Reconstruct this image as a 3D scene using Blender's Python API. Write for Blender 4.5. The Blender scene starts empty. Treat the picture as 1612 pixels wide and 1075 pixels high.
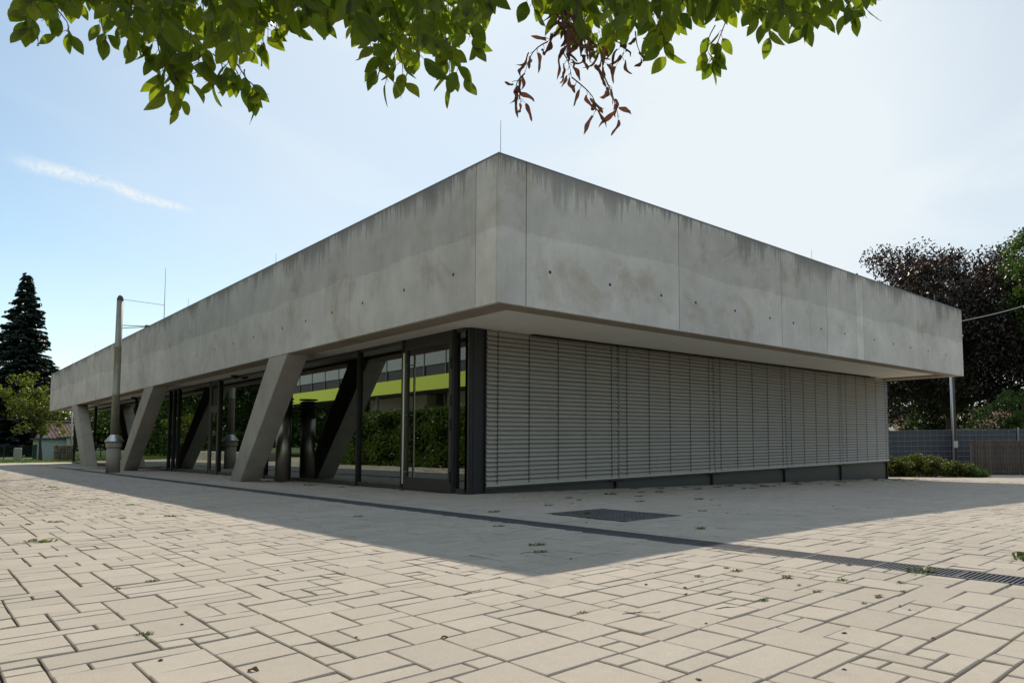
import bpy, math, random
import numpy as np
from mathutils import Vector, Matrix
R = math.radians
scene = bpy.context.scene
col = scene.collection

# ------------------------------------------------------------------ camera
CAM = (-5.00675, -7.45412, 0.84828); FPX = 1106.7894; SX, SY = 231.379, 77.781
YAW, PITCH, ROLL = 0.75296, 0.06786, -0.00907
_f = Vector((math.cos(YAW)*math.cos(PITCH), math.sin(YAW)*math.cos(PITCH), math.sin(PITCH)))
_r0 = Vector((math.sin(YAW), -math.cos(YAW), 0)); _u0 = _r0.cross(_f)
_r = _r0*math.cos(ROLL) + _u0*math.sin(ROLL); _u = -_r0*math.sin(ROLL) + _u0*math.cos(ROLL)
cd = bpy.data.cameras.new('camera'); cam = bpy.data.objects.new('camera', cd); col.objects.link(cam)
M = Matrix.Identity(4)
for i in range(3):
    M[i][0], M[i][1], M[i][2], M[i][3] = _r[i], _u[i], -_f[i], CAM[i]
cam.matrix_world = M
cd.sensor_width = 36; cd.lens = 36*FPX/1612; cd.shift_x = -SX/1612; cd.shift_y = SY/1612
cd.clip_start = 0.05; cd.clip_end = 6000
scene.camera = cam

def direction(u, v):
    d = _f*FPX + _r*(u-806-SX) - _u*(v-537.5-SY)
    return d.normalized()
def at(u, v, dist):
    """world point seen along one photograph direction at a depth in metres"""
    d = direction(u, v)
    return Vector(CAM) + d*(dist/d.dot(_f))

# ------------------------------------------------------------------ light
SUN = Vector((0.384, 0.628, 0.677)).normalized()
EL = math.asin(SUN.z); AZ = math.atan2(SUN.x, SUN.y)
sl = bpy.data.lights.new('sun', 'SUN'); sl.energy = 3.95; sl.angle = R(0.55); sl.color = (1.0, 0.885, 0.73)
so = bpy.data.objects.new('sun', sl); col.objects.link(so)
so.rotation_euler = SUN.to_track_quat('Z', 'Y').to_euler(); so.location = (20, 30, 40)

world = bpy.data.worlds.new('World'); scene.world = world; world.use_nodes = True
nt = world.node_tree; nt.nodes.clear()
def N(t, kind, **kw):
    n = t.nodes.new(kind)
    for k, v in kw.items():
        if hasattr(n, k): setattr(n, k, v)
        else: n.inputs[k].default_value = v
    return n
def Lk(t, a, b): t.links.new(a, b)
sky = N(nt, 'ShaderNodeTexSky', sky_type='NISHITA', sun_disc=False, sun_elevation=EL, sun_rotation=AZ,
        air_density=1.0, dust_density=0.45, ozone_density=0.5, altitude=300)
bg = N(nt, 'ShaderNodeBackground'); bg.inputs['Strength'].default_value = 0.128
wo = N(nt, 'ShaderNodeOutputWorld')
# thin cirrus: soft veils everywhere plus one long wisp
tc = N(nt, 'ShaderNodeTexCoord')
def vmath(t, op, a, b):
    n = N(t, 'ShaderNodeVectorMath', operation=op)
    for i, s in enumerate((a, b)):
        if hasattr(s, 'links'): Lk(t, s, n.inputs[i])
        else: n.inputs[i].default_value = s
    return n
def fm(t, op, a, b=0.0, c=None, clamp=False):
    n = N(t, 'ShaderNodeMath', operation=op); n.use_clamp = clamp
    for i, s in enumerate((a, b) if c is None else (a, b, c)):
        if hasattr(s, 'links'): Lk(t, s, n.inputs[i])
        else: n.inputs[i].default_value = s
    return n.outputs[0]
dA, dB = direction(62, 260), direction(290, 330)
cx = (dB-dA).normalized(); cz = dA.cross(dB).normalized()
if cz.z < 0: cz = -cz
g = tc.outputs['Generated']
gn = vmath(nt, 'NORMALIZE', g, (0, 0, 0)).outputs[0]
aa = vmath(nt, 'DOT_PRODUCT', vmath(nt, 'SUBTRACT', gn, tuple(dA)).outputs[0], tuple(cx)).outputs['Value']
bb = vmath(nt, 'DOT_PRODUCT', gn, tuple(cz)).outputs['Value']
span = (dB-dA).length
mp = N(nt, 'ShaderNodeMapping'); mp.inputs['Scale'].default_value = (1, 1, 1)
ns = N(nt, 'ShaderNodeTexNoise'); ns.inputs['Scale'].default_value = 26; ns.inputs['Detail'].default_value = 6
Lk(nt, gn, ns.inputs['Vector'])
nb = fm(nt, 'SUBTRACT', ns.outputs['Fac'], 0.5)
bb2 = fm(nt, 'ADD', bb, fm(nt, 'MULTIPLY', nb, 0.014))
wid = fm(nt, 'SUBTRACT', 0.0105, fm(nt, 'MULTIPLY', aa, 0.040))
mk = fm(nt, 'SUBTRACT', 1.0, fm(nt, 'DIVIDE', fm(nt, 'ABSOLUTE', bb2), wid), clamp=True)
def ss(t, x, lo, hi):
    n = N(t, 'ShaderNodeMapRange', interpolation_type='SMOOTHSTEP')
    Lk(t, x, n.inputs[0]); n.inputs[1].default_value = lo; n.inputs[2].default_value = hi
    return n.outputs[0]
mk = fm(nt, 'MULTIPLY', mk, ss(nt, aa, -0.035, 0.012))
mk = fm(nt, 'MULTIPLY', mk, ss(nt, aa, span*1.12, span*0.9))
ns3 = N(nt, 'ShaderNodeTexNoise'); ns3.inputs['Scale'].default_value = 95; ns3.inputs['Detail'].default_value = 8; ns3.inputs['Roughness'].default_value = 0.7; ns3.inputs['Distortion'].default_value = 1.2
Lk(nt, gn, ns3.inputs['Vector'])
mk = fm(nt, 'MULTIPLY', mk, ss(nt, ns.outputs['Fac'], 0.10, 0.50))
mk = fm(nt, 'MULTIPLY', mk, ss(nt, ns3.outputs['Fac'], 0.28, 0.62))
ns2 = N(nt, 'ShaderNodeTexNoise'); ns2.inputs['Scale'].default_value = 3.2; ns2.inputs['Detail'].default_value = 7
ns2.inputs['Roughness'].default_value = 0.55; ns2.inputs['Distortion'].default_value = 0.6
mp2 = N(nt, 'ShaderNodeMapping'); mp2.inputs['Scale'].default_value = (1.0, 1.0, 2.6); mp2.inputs['Location'].default_value = (3.1, 0.4, 1.7)
Lk(nt, gn, mp2.inputs[0]); Lk(nt, mp2.outputs[0], ns2.inputs['Vector'])
veil = fm(nt, 'MULTIPLY', ss(nt, ns2.outputs['Fac'], 0.40, 0.78), 0.22)
# milky high cloud: a bright patch under the sun plus an added, unseen sheet behind the camera that brightens the shaded walls
toward = vmath(nt, 'DOT_PRODUCT', gn, tuple(direction(830, 150))).outputs['Value']
veil = fm(nt, 'ADD', veil, fm(nt, 'MULTIPLY', ss(nt, toward, 0.80, 0.995), 0.50))
rightward = vmath(nt, 'DOT_PRODUCT', gn, tuple(direction(1560, 330))).outputs['Value']
veil = fm(nt, 'ADD', veil, fm(nt, 'MULTIPLY', ss(nt, rightward, 0.78, 1.0), 0.72))
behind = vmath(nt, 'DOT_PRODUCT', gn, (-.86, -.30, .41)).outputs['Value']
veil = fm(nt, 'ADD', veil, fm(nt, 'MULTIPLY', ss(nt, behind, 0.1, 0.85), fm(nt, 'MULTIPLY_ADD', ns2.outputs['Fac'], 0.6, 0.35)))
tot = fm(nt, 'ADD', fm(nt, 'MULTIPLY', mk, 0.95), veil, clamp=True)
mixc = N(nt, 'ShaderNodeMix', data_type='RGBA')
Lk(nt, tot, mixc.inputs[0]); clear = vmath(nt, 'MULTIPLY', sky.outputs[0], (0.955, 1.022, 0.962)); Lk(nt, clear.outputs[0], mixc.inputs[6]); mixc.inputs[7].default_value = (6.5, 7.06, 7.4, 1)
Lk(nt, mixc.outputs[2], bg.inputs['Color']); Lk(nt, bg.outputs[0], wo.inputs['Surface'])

scene.view_settings.view_transform = 'Standard'; scene.view_settings.look = 'None'
scene.view_settings.exposure = 0.0; scene.view_settings.gamma = 1.0
scene.render.engine = 'CYCLES'
scene.cycles.max_bounces = 10; scene.cycles.transparent_max_bounces = 16
scene.cycles.caustics_reflective = False; scene.cycles.caustics_refractive = False

# ------------------------------------------------------------------ helpers
def tag(o, label=None, cat=None, group=None, kind=None):
    if label: o['label'] = label
    if cat: o['category'] = cat
    if group: o['group'] = group
    if kind: o['kind'] = kind
    return o
def empty(name, loc, label, cat, group=None):
    o = bpy.data.objects.new(name, None); col.objects.link(o); o.location = loc; o.empty_display_size = 0.3
    return tag(o, label, cat, group)
def world_loc(o):
    v = Vector((0, 0, 0))
    while o: v = v + o.location; o = o.parent
    return v
class MB:
    def __init__(s): s.v = []; s.f = []; s.uv = None
    def add(s, vs, fs):
        b = len(s.v); s.v += [tuple(v) for v in vs]; s.f += [tuple(i+b for i in f) for f in fs]
    def box(s, x0, y0, z0, x1, y1, z1):
        s.hexa([(x0, y0, z0), (x1, y0, z0), (x1, y1, z0), (x0, y1, z0), (x0, y0, z1), (x1, y0, z1), (x1, y1, z1), (x0, y1, z1)])
    def hexa(s, c):
        s.add(c, [(3, 2, 1, 0), (4, 5, 6, 7), (0, 1, 5, 4), (1, 2, 6, 5), (2, 3, 7, 6), (3, 0, 4, 7)])
    def bevbox(s, x0, y0, z0, x1, y1, z1, b):
        # box with chamfered edges
        vs = []; idx = {}
        for i, x in enumerate((x0, x1)):
            for j, y in enumerate((y0, y1)):
                for k, z in enumerate((z0, z1)):
                    sx = b if i == 0 else -b; sy = b if j == 0 else -b; sz = b if k == 0 else -b
                    idx[i, j, k] = len(vs)
                    vs += [(x, y+sy, z+sz), (x+sx, y, z+sz), (x+sx, y+sy, z)]
        fs = []
        q = lambda i, j, k, a: idx[i, j, k]+a
        for i in (0, 1): fs.append([q(i, 0, 0, 0), q(i, 1, 0, 0), q(i, 1, 1, 0), q(i, 0, 1, 0)])
        for j in (0, 1): fs.append([q(0, j, 0, 1), q(1, j, 0, 1), q(1, j, 1, 1), q(0, j, 1, 1)])
        for k in (0, 1): fs.append([q(0, 0, k, 2), q(1, 0, k, 2), q(1, 1, k, 2), q(0, 1, k, 2)])
        for j in (0, 1):
            for k in (0, 1): fs.append([q(0, j, k, 1), q(1, j, k, 1), q(1, j, k, 2), q(0, j, k, 2)])
        for i in (0, 1):
            for k in (0, 1): fs.append([q(i, 0, k, 0), q(i, 1, k, 0), q(i, 1, k, 2), q(i, 0, k, 2)])
        for i in (0, 1):
            for j in (0, 1): fs.append([q(i, j, 0, 0), q(i, j, 1, 0), q(i, j, 1, 1), q(i, j, 0, 1)])
        for i in (0, 1):
            for j in (0, 1):
                for k in (0, 1): fs.append([q(i, j, k, 0), q(i, j, k, 1), q(i, j, k, 2)])
        c = Vector(((x0+x1)/2, (y0+y1)/2, (z0+z1)/2)); out = []
        for f in fs:
            p = [Vector(vs[a]) for a in f]; n = (p[1]-p[0]).cross(p[2]-p[0])
            m = sum(p, Vector())/len(p)
            out.append(tuple(f) if n.dot(m-c) > 0 else tuple(reversed(f)))
        s.add(vs, out)
    def tube(s, pts, rads, n=10, cap=True):
        pts = [Vector(p) for p in pts]
        if not hasattr(rads, '__len__'): rads = [rads]*len(pts)
        vs = []; fs = []
        up = Vector((0, 0, 1))
        for i, p in enumerate(pts):
            t = (pts[min(i+1, len(pts)-1)] - pts[max(i-1, 0)])
            if t.length < 1e-9: t = Vector((0, 0, 1))
            t.normalize()
            a = t.cross(up if abs(t.z) < 0.95 else Vector((1, 0, 0))).normalized(); b = t.cross(a)
            for k in range(n):
                an = 2*math.pi*k/n
                vs.append(p + (a*math.cos(an)+b*math.sin(an))*rads[i])
        for i in range(len(pts)-1):
            for k in range(n):
                fs.append((i*n+k, i*n+(k+1) % n, (i+1)*n+(k+1) % n, (i+1)*n+k))
        if cap:
            fs.append(tuple(range(n-1, -1, -1))); fs.append(tuple((len(pts)-1)*n+k for k in range(n)))
        s.add(vs, fs)
    def lathe(s, c, prof, n=24):
        vs = []; fs = []
        for r, z in prof:
            for k in range(n):
                a = 2*math.pi*k/n; vs.append((c[0]+r*math.cos(a), c[1]+r*math.sin(a), c[2]+z))
        for i in range(len(prof)-1):
            for k in range(n): fs.append((i*n+k, i*n+(k+1) % n, (i+1)*n+(k+1) % n, (i+1)*n+k))
        fs.append(tuple(range(n-1, -1, -1))); fs.append(tuple((len(prof)-1)*n+k for k in range(n)))
        s.add(vs, fs)
    def build(s, name, mat, parent=None, smooth=False):
        me = bpy.data.meshes.new(name)
        off = world_loc(parent) if parent else Vector((0, 0, 0))
        if off.length > 0: vs = [(v[0]-off.x, v[1]-off.y, v[2]-off.z) for v in s.v]
        else: vs = s.v
        me.from_pydata(vs, [], s.f)
        if s.uv:
            ul = me.uv_layers.new(name='UVMap'); li = np.zeros(len(me.loops), dtype=np.int32)
            me.loops.foreach_get('vertex_index', li)
            ul.data.foreach_set('uv', np.asarray(s.uv, dtype=np.float32)[li].ravel())
        me.validate(); me.update()
        if smooth: me.polygons.foreach_set('use_smooth', [True]*len(me.polygons))
        me.materials.append(mat)
        o = bpy.data.objects.new(name, me); col.objects.link(o)
        if parent: o.parent = parent
        return o
def np_mesh(name, V, F, mat, parent=None):
    me = bpy.data.meshes.new(name)
    off = world_loc(parent) if parent else Vector((0, 0, 0))
    V = np.asarray(V, dtype=np.float32) - np.array(off, dtype=np.float32)
    F = np.asarray(F, dtype=np.int32); k = F.shape[1]
    me.vertices.add(len(V)); me.vertices.foreach_set('co', V.ravel())
    me.loops.add(F.size); me.loops.foreach_set('vertex_index', F.ravel())
    me.polygons.add(len(F)); me.polygons.foreach_set('loop_start', np.arange(0, F.size, k, dtype=np.int32))
    me.polygons.foreach_set('loop_total', np.full(len(F), k, dtype=np.int32))
    me.update(calc_edges=True); me.validate(); me.shade_flat(); me.materials.append(mat)
    o = bpy.data.objects.new(name, me); col.objects.link(o)
    if parent: o.parent = parent
    return o
def copy_tree(o, parent=None):
    c = o.copy(); col.objects.link(c); c.parent = parent
    for ch in list(o.children): copy_tree(ch, c)
    return c

# ------------------------------------------------------------------ materials
def mat(name, color, rough=0.7, metal=0.0, var=0.0, nscale=4.0, bump=0.0, bscale=60.0, spec=0.5, island=0.0):
    m = bpy.data.materials.new(name); m.use_nodes = True; t = m.node_tree
    b = t.nodes['Principled BSDF']; b.inputs['Roughness'].default_value = rough; b.inputs['Metallic'].default_value = metal
    b.inputs['Specular IOR Level'].default_value = spec
    b.inputs['Base Color'].default_value = (*color, 1)
    geo = N(t, 'ShaderNodeNewGeometry')
    if var > 0:
        n = N(t, 'ShaderNodeTexNoise'); n.inputs['Scale'].default_value = nscale; n.inputs['Detail'].default_value = 8; n.inputs['Roughness'].default_value = 0.62
        Lk(t, geo.outputs['Position'], n.inputs['Vector'])
        f = fm(t, 'MULTIPLY_ADD', fm(t, 'SUBTRACT', n.outputs['Fac'], 0.5), var*4, 1.0)
        if island > 0:
            f = fm(t, 'MULTIPLY', f, fm(t, 'MULTIPLY_ADD', fm(t, 'SUBTRACT', geo.outputs['Random Per Island'], 0.5), island*2, 1.0))
        mx = vmath(t, 'SCALE', tuple(color), (0, 0, 0)); Lk(t, f, mx.inputs['Scale'])
        Lk(t, mx.outputs[0], b.inputs['Base Color'])
    if bump > 0:
        n2 = N(t, 'ShaderNodeTexNoise'); n2.inputs['Scale'].default_value = bscale; n2.inputs['Detail'].default_value = 5
        Lk(t, geo.outputs['Position'], n2.inputs['Vector'])
        bp = N(t, 'ShaderNodeBump'); bp.inputs['Strength'].default_value = bump; bp.inputs['Distance'].default_value = 0.01
        Lk(t, n2.outputs['Fac'], bp.inputs['Height']); Lk(t, bp.outputs[0], b.inputs['Normal'])
    return m

def leaf_mat(name, c1, c2, trans=0.4, rough=0.45, tcol=None, spec=0.35, veins=False):
    m = bpy.data.materials.new(name); m.use_nodes = True; t = m.node_tree
    b = t.nodes['Principled BSDF']; out = t.nodes['Material Output']
    b.inputs['Roughness'].default_value = rough; b.inputs['Specular IOR Level'].default_value = spec
    geo = N(t, 'ShaderNodeNewGeometry')
    mx = N(t, 'ShaderNodeMix', data_type='RGBA'); Lk(t, geo.outputs['Random Per Island'], mx.inputs[0])
    mx.inputs[6].default_value = (*c1, 1); mx.inputs[7].default_value = (*c2, 1)
    base = mx.outputs[2]
    tr = N(t, 'ShaderNodeBsdfTranslucent')
    tint = N(t, 'ShaderNodeMix', data_type='RGBA', blend_type='MULTIPLY'); tint.inputs[0].default_value = 1
    tc_ = tcol or (1.6, 1.9, 0.5)
    tint.inputs[7].default_value = (*tc_, 1)
    if veins:
        uv = N(t, 'ShaderNodeUVMap'); sp = N(t, 'ShaderNodeSeparateXYZ'); Lk(t, uv.outputs[0], sp.inputs[0])
        au = fm(t, 'ABSOLUTE', sp.outputs[0])
        w = fm(t, 'SINE', fm(t, 'MULTIPLY', fm(t, 'SUBTRACT', sp.outputs[1], fm(t, 'MULTIPLY', au, 0.22)), 52.0))
        vv = ss(t, w, 0.80, 1.0)
        mid = ss(t, au, 0.085, 0.02)
        vf = fm(t, 'MAXIMUM', fm(t, 'MULTIPLY', vv, 0.35), fm(t, 'MULTIPLY', mid, 0.7))
        vm = N(t, 'ShaderNodeMix', data_type='RGBA', blend_type='MULTIPLY'); Lk(t, vf, vm.inputs[0]); Lk(t, base, vm.inputs[6])
        vm.inputs[7].default_value = (0.75, 0.6, 0.55, 1); base = vm.outputs[2]
        nz = N(t, 'ShaderNodeTexNoise'); nz.inputs['Scale'].default_value = 28; Lk(t, geo.outputs['Position'], nz.inputs['Vector'])
        vm2 = N(t, 'ShaderNodeMix', data_type='RGBA', blend_type='MULTIPLY'); Lk(t, ss(t, nz.outputs['Fac'], 0.45, 0.75), vm2.inputs[0]); Lk(t, base, vm2.inputs[6])
        vm2.inputs[7].default_value = (0.8, 0.78, 0.6, 1); base = vm2.outputs[2]
    Lk(t, base, b.inputs['Base Color']); Lk(t, base, tint.inputs[6]); Lk(t, tint.outputs[2], tr.inputs['Color'])
    ms = N(t, 'ShaderNodeMixShader'); ms.inputs[0].default_value = trans
    Lk(t, b.outputs[0], ms.inputs[1]); Lk(t, tr.outputs[0], ms.inputs[2]); Lk(t, ms.outputs[0], out.inputs['Surface'])
    return m

def concrete_mat(name, base, stain=1.0, pour=True, coarse=1.0):
    """board-smooth exposed concrete: cloudy mottling, drips below the coping, a pour line, pores"""
    m = bpy.data.materials.new(name); m.use_nodes = True; t = m.node_tree
    b = t.nodes['Principled BSDF']; b.inputs['Roughness'].default_value = 0.82; b.inputs['Specular IOR Level'].default_value = 0.3
    geo = N(t, 'ShaderNodeNewGeometry'); P = geo.outputs['Position']
    sp = N(t, 'ShaderNodeSeparateXYZ'); Lk(t, P, sp.inputs[0])
    along = fm(t, 'SUBTRACT', sp.outputs[0], sp.outputs[1])
    def noise(scale, detail=6, rough=0.55, vec=P, dist=0.0):
        n = N(t, 'ShaderNodeTexNoise'); n.inputs['Scale'].default_value = scale; n.inputs['Detail'].default_value = detail
        n.inputs['Roughness'].default_value = rough; n.inputs['Distortion'].default_value = dist
        Lk(t, vec, n.inputs['Vector']); return n.outputs['Fac']
    big = noise(0.55, 6, 0.6, dist=0.4); midn = noise(2.4, 7, 0.62); fine = noise(38, 4, 0.6)
    val = fm(t, 'ADD', 1.0, fm(t, 'MULTIPLY', fm(t, 'SUBTRACT', big, 0.5), 0.75*coarse))
    val = fm(t, 'ADD', val, fm(t, 'MULTIPLY', fm(t, 'SUBTRACT', midn, 0.5), 0.46*coarse))
    val = fm(t, 'ADD', val, fm(t, 'MULTIPLY', fm(t, 'SUBTRACT', fine, 0.5), 0.30))
    # each cast panel has its own tone
    val = fm(t, 'MULTIPLY', val, fm(t, 'MULTIPLY_ADD', fm(t, 'SUBTRACT', geo.outputs['Random Per Island'], 0.5), 0.16, 1.0))
    cmb = N(t, 'ShaderNodeCombineXYZ'); Lk(t, along, cmb.inputs[0]); Lk(t, fm(t, 'MULTIPLY', sp.outputs[2], 0.06), cmb.inputs[2])
    drip = noise(15.0, 5, 0.72, cmb.outputs[0]); drip2 = noise(1.6, 4, 0.6, cmb.outputs[0])
    cmb2 = N(t, 'ShaderNodeCombineXYZ'); Lk(t, along, cmb2.inputs[0]); Lk(t, fm(t, 'MULTIPLY', sp.outputs[2], 0.12), cmb2.inputs[2])
    streak = noise(14.0, 5, 0.6, cmb2.outputs[0])
    val = fm(t, 'ADD', val, fm(t, 'MULTIPLY', fm(t, 'SUBTRACT', streak, 0.5), 0.16))
    stainc = N(t, 'ShaderNodeMix', data_type='RGBA')
    if pour:
        below = fm(t, 'SUBTRACT', 4.506, sp.outputs[2])           # depth below the coping
        reach = fm(t, 'MULTIPLY_ADD', drip, 1.7, -0.64); reach = fm(t, 'ADD', reach, fm(t, 'MULTIPLY', fm(t, 'SUBTRACT', drip2, 0.5), 1.9))
        reach = fm(t, 'MAXIMUM', reach, 0.035)
        dm = fm(t, 'SUBTRACT', 1.0, fm(t, 'DIVIDE', below, reach), clamp=True)
        dm = fm(t, 'POWER', dm, 0.8)
        # cloudier, darker upper lift above a wavering pour line
        line = fm(t, 'ADD', 3.58, fm(t, 'MULTIPLY', fm(t, 'SUBTRACT', noise(0.5, 3, 0.5, cmb.outputs[0]), 0.5), 0.35))
        line = fm(t, 'ADD', line, fm(t, 'MULTIPLY', fm(t, 'SUBTRACT', noise(5, 4, 0.6), 0.5), 0.12))
        up = ss(t, fm(t, 'SUBTRACT', sp.outputs[2], line), -0.015, 0.03)
        val = fm(t, 'MULTIPLY', val, fm(t, 'MULTIPLY_ADD', up, -0.15, 1.06))
        edge = fm(t, 'SUBTRACT', 1.0, fm(t, 'DIVIDE', fm(t, 'ABSOLUTE', fm(t, 'SUBTRACT', sp.outputs[2], line)), 0.012), clamp=True)
        edge = fm(t, 'MULTIPLY', edge, ss(t, noise(1.3, 3), 0.5, 0.62))
        val = fm(t, 'MULTIPLY', val, fm(t, 'MULTIPLY_ADD', edge, -0.3, 1.0))
    vo = N(t, 'ShaderNodeTexVoronoi'); vo.inputs['Scale'].default_value = 9.0; Lk(t, P, vo.inputs['Vector'])
    pore = ss(t, vo.outputs['Distance'], 0.075, 0.03)
    pore = fm(t, 'MULTIPLY', pore, ss(t, noise(1.7, 2), 0.5, 0.6))
    val = fm(t, 'MULTIPLY', val, fm(t, 'MULTIPLY_ADD', pore, -0.35, 1.0))
    sc = vmath(t, 'SCALE', tuple(base), (0, 0, 0)); Lk(t, val, sc.inputs['Scale'])
    # brownish algae blooms
    br = N(t, 'ShaderNodeMix', data_type='RGBA', blend_type='MULTIPLY')
    Lk(t, fm(t, 'MULTIPLY', ss(t, noise(0.9, 5, 0.65, dist=0.8), 0.50, 0.70), 0.85*stain), br.inputs[0]); Lk(t, sc.outputs[0], br.inputs[6])
    br.inputs[7].default_value = (0.79, 0.73, 0.65, 1)
    last = br.outputs[2]
    if pour:
        Lk(t, fm(t, 'MULTIPLY', dm, 0.66*stain), stainc.inputs[0]); Lk(t, last, stainc.inputs[6]); stainc.inputs[7].default_value = (0.07, 0.07, 0.065, 1)
        last = stainc.outputs[2]
    Lk(t, last, b.inputs['Base Color'])
    bp = N(t, 'ShaderNodeBump'); bp.inputs['Strength'].default_value = 0.25; bp.inputs['Distance'].default_value = 0.006
    Lk(t, fm(t, 'ADD', fm(t, 'MULTIPLY', midn, 1.0), fm(t, 'MULTIPLY', fine, 0.35)), bp.inputs['Height']); Lk(t, bp.outputs[0], b.inputs['Normal'])
    return m

def paving_mat(name, island=True):
    m = bpy.data.materials.new(name); m.use_nodes = True; t = m.node_tree
    b = t.nodes['Principled BSDF']; b.inputs['Roughness'].default_value = 0.85; b.inputs['Specular IOR Level'].default_value = 0.35
    geo = N(t, 'ShaderNodeNewGeometry'); P = geo.outputs['Position']
    def noise(scale, detail=6, rough=0.55):
        n = N(t, 'ShaderNodeTexNoise'); n.inputs['Scale'].default_value = scale; n.inputs['Detail'].default_value = detail; n.inputs['Roughness'].default_value = rough
        Lk(t, P, n.inputs['Vector']); return n.outputs['Fac']
    sand = noise(260, 4, 0.75); mid = noise(16, 6, 0.62); big = noise(0.5, 5, 0.6)
    v = fm(t, 'ADD', 1.0, fm(t, 'MULTIPLY', fm(t, 'SUBTRACT', sand, 0.5), 1.3))
    v = fm(t, 'ADD', v, fm(t, 'MULTIPLY', fm(t, 'SUBTRACT', mid, 0.5), 0.18))
    v = fm(t, 'ADD', v, fm(t, 'MULTIPLY', fm(t, 'SUBTRACT', big, 0.5), 0.30))
    if island: v = fm(t, 'MULTIPLY', v, fm(t, 'MULTIPLY_ADD', fm(t, 'SUBTRACT', geo.outputs['Random Per Island'], 0.5), 0.13, 1.0))
    spk = ss(t, noise(170, 2, 0.5), 0.70, 0.78)
    c = vmath(t, 'SCALE', (0.435, 0.390, 0.330), (0, 0, 0)); Lk(t, v, c.inputs['Scale'])
    mx = N(t, 'ShaderNodeMix', data_type='RGBA'); Lk(t, fm(t, 'MULTIPLY', spk, 0.55), mx.inputs[0]); Lk(t, c.outputs[0], mx.inputs[6]); mx.inputs[7].default_value = (0.62, 0.58, 0.50, 1)
    dk = N(t, 'ShaderNodeMix', data_type='RGBA', blend_type='MULTIPLY'); Lk(t, fm(t, 'MULTIPLY', ss(t, noise(3.1, 5, 0.7), 0.60, 0.76), 0.35), dk.inputs[0]); Lk(t, mx.outputs[2], dk.inputs[6]); dk.inputs[7].default_value = (0.72, 0.70, 0.66, 1)
    Lk(t, dk.outputs[2], b.inputs['Base Color'])
    bp = N(t, 'ShaderNodeBump'); bp.inputs['Strength'].default_value = 0.45; bp.inputs['Distance'].default_value = 0.003
    Lk(t, fm(t, 'ADD', sand, fm(t, 'MULTIPLY', mid, 0.6)), bp.inputs['Height']); Lk(t, bp.outputs[0], b.inputs['Normal'])
    return m

def glass_mat(name, tint=(0.10, 0.115, 0.11), f0=0.24):
    m = bpy.data.materials.new(name); m.use_nodes = True; t = m.node_tree
    t.nodes.remove(t.nodes['Principled BSDF']); out = t.nodes['Material Output']
    tr = N(t, 'ShaderNodeBsdfTransparent'); tr.inputs[0].default_value = (*tint, 1)
    gl = N(t, 'ShaderNodeBsdfGlossy'); gl.inputs['Roughness'].default_value = 0.0; gl.inputs[0].default_value = (0.88, 0.96, 0.90, 1)
    lw = N(t, 'ShaderNodeLayerWeight'); lw.inputs['Blend'].default_value = 0.5
    fac = fm(t, 'MULTIPLY_ADD', fm(t, 'POWER', lw.outputs['Facing'], 2.6), 0.76-f0, f0, clamp=True)
    geo = N(t, 'ShaderNodeNewGeometry')
    # float glass is never perfectly flat
    nz = N(t, 'ShaderNodeTexNoise'); nz.inputs['Scale'].default_value = 0.8; nz.inputs['Detail'].default_value = 1; Lk(t, geo.outputs['Position'], nz.inputs['Vector'])
    bp = N(t, 'ShaderNodeBump'); bp.inputs['Strength'].default_value = 0.003; bp.inputs['Distance'].default_value = 0.1
    Lk(t, nz.outputs['Fac'], bp.inputs['Height']); Lk(t, bp.outputs[0], gl.inputs['Normal'])
    ms = N(t, 'ShaderNodeMixShader'); Lk(t, fac, ms.inputs[0]); Lk(t, tr.outputs[0], ms.inputs[1]); Lk(t, gl.outputs[0], ms.inputs[2])
    Lk(t, ms.outputs[0], out.inputs['Surface'])
    return m

def tile_mat(name, c):
    m = mat(name, c, 0.8, var=0.18, nscale=3, bump=0.2, bscale=30, island=0.25); return m

m_conc = concrete_mat('fascia_concrete', (0.525, 0.508, 0.475))
m_conc_pale = concrete_mat('pale_fascia_concrete', (0.64, 0.62, 0.57), stain=0.8)
m_conc_col = concrete_mat('column_concrete', (0.36, 0.34, 0.30), stain=0.7, pour=False)
m_conc_low = concrete_mat('low_wall_concrete', (0.36, 0.345, 0.31), stain=0.5, pour=False)
m_tie = mat('tie_hole_plug', (0.07, 0.068, 0.062), 0.9)
m_joint = mat('joint_shadow', (0.10, 0.098, 0.09), 0.9)
m_soffit = mat('soffit_board', (0.84, 0.81, 0.72), 0.8, var=0.04, nscale=1.5)
m_frame = mat('dark_anodised_frame', (0.075, 0.070, 0.062), 0.42, 0.4, var=0.06, nscale=3)
m_frame_b = mat('black_post', (0.010, 0.010, 0.011), 0.6, 0.0)
m_steel = mat('brushed_steel', (0.52, 0.50, 0.46), 0.32, 1.0, var=0.05, nscale=8)
m_galv = mat('galvanised_steel', (0.40, 0.41, 0.42), 0.45, 0.85, var=0.12, nscale=14)
m_zinc = mat('zinc_sheet', (0.55, 0.58, 0.64), 0.35, 0.9, var=0.05)
m_mast = mat('weathered_pole_paint', (0.30, 0.29, 0.23), 0.5, 0.5, var=0.15, nscale=5)
m_base = mat('mast_base_concrete', (0.36, 0.335, 0.28), 0.8, var=0.1, nscale=6, bump=0.2)
m_slat = mat('grey_blind_slat', (0.53, 0.51, 0.465), 0.42, 0.25, var=0.05, nscale=2.0, island=0.04)
m_cord = mat('blind_cord', (0.03, 0.03, 0.03), 0.8)
m_plinth = mat('plinth_panel', (0.055, 0.055, 0.052), 0.5, 0.2, var=0.1, nscale=2)
m_glass = glass_mat('coated_glass')
m_inside = mat('interior_surface', (0.06, 0.058, 0.055), 0.8, var=0.1)
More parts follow.
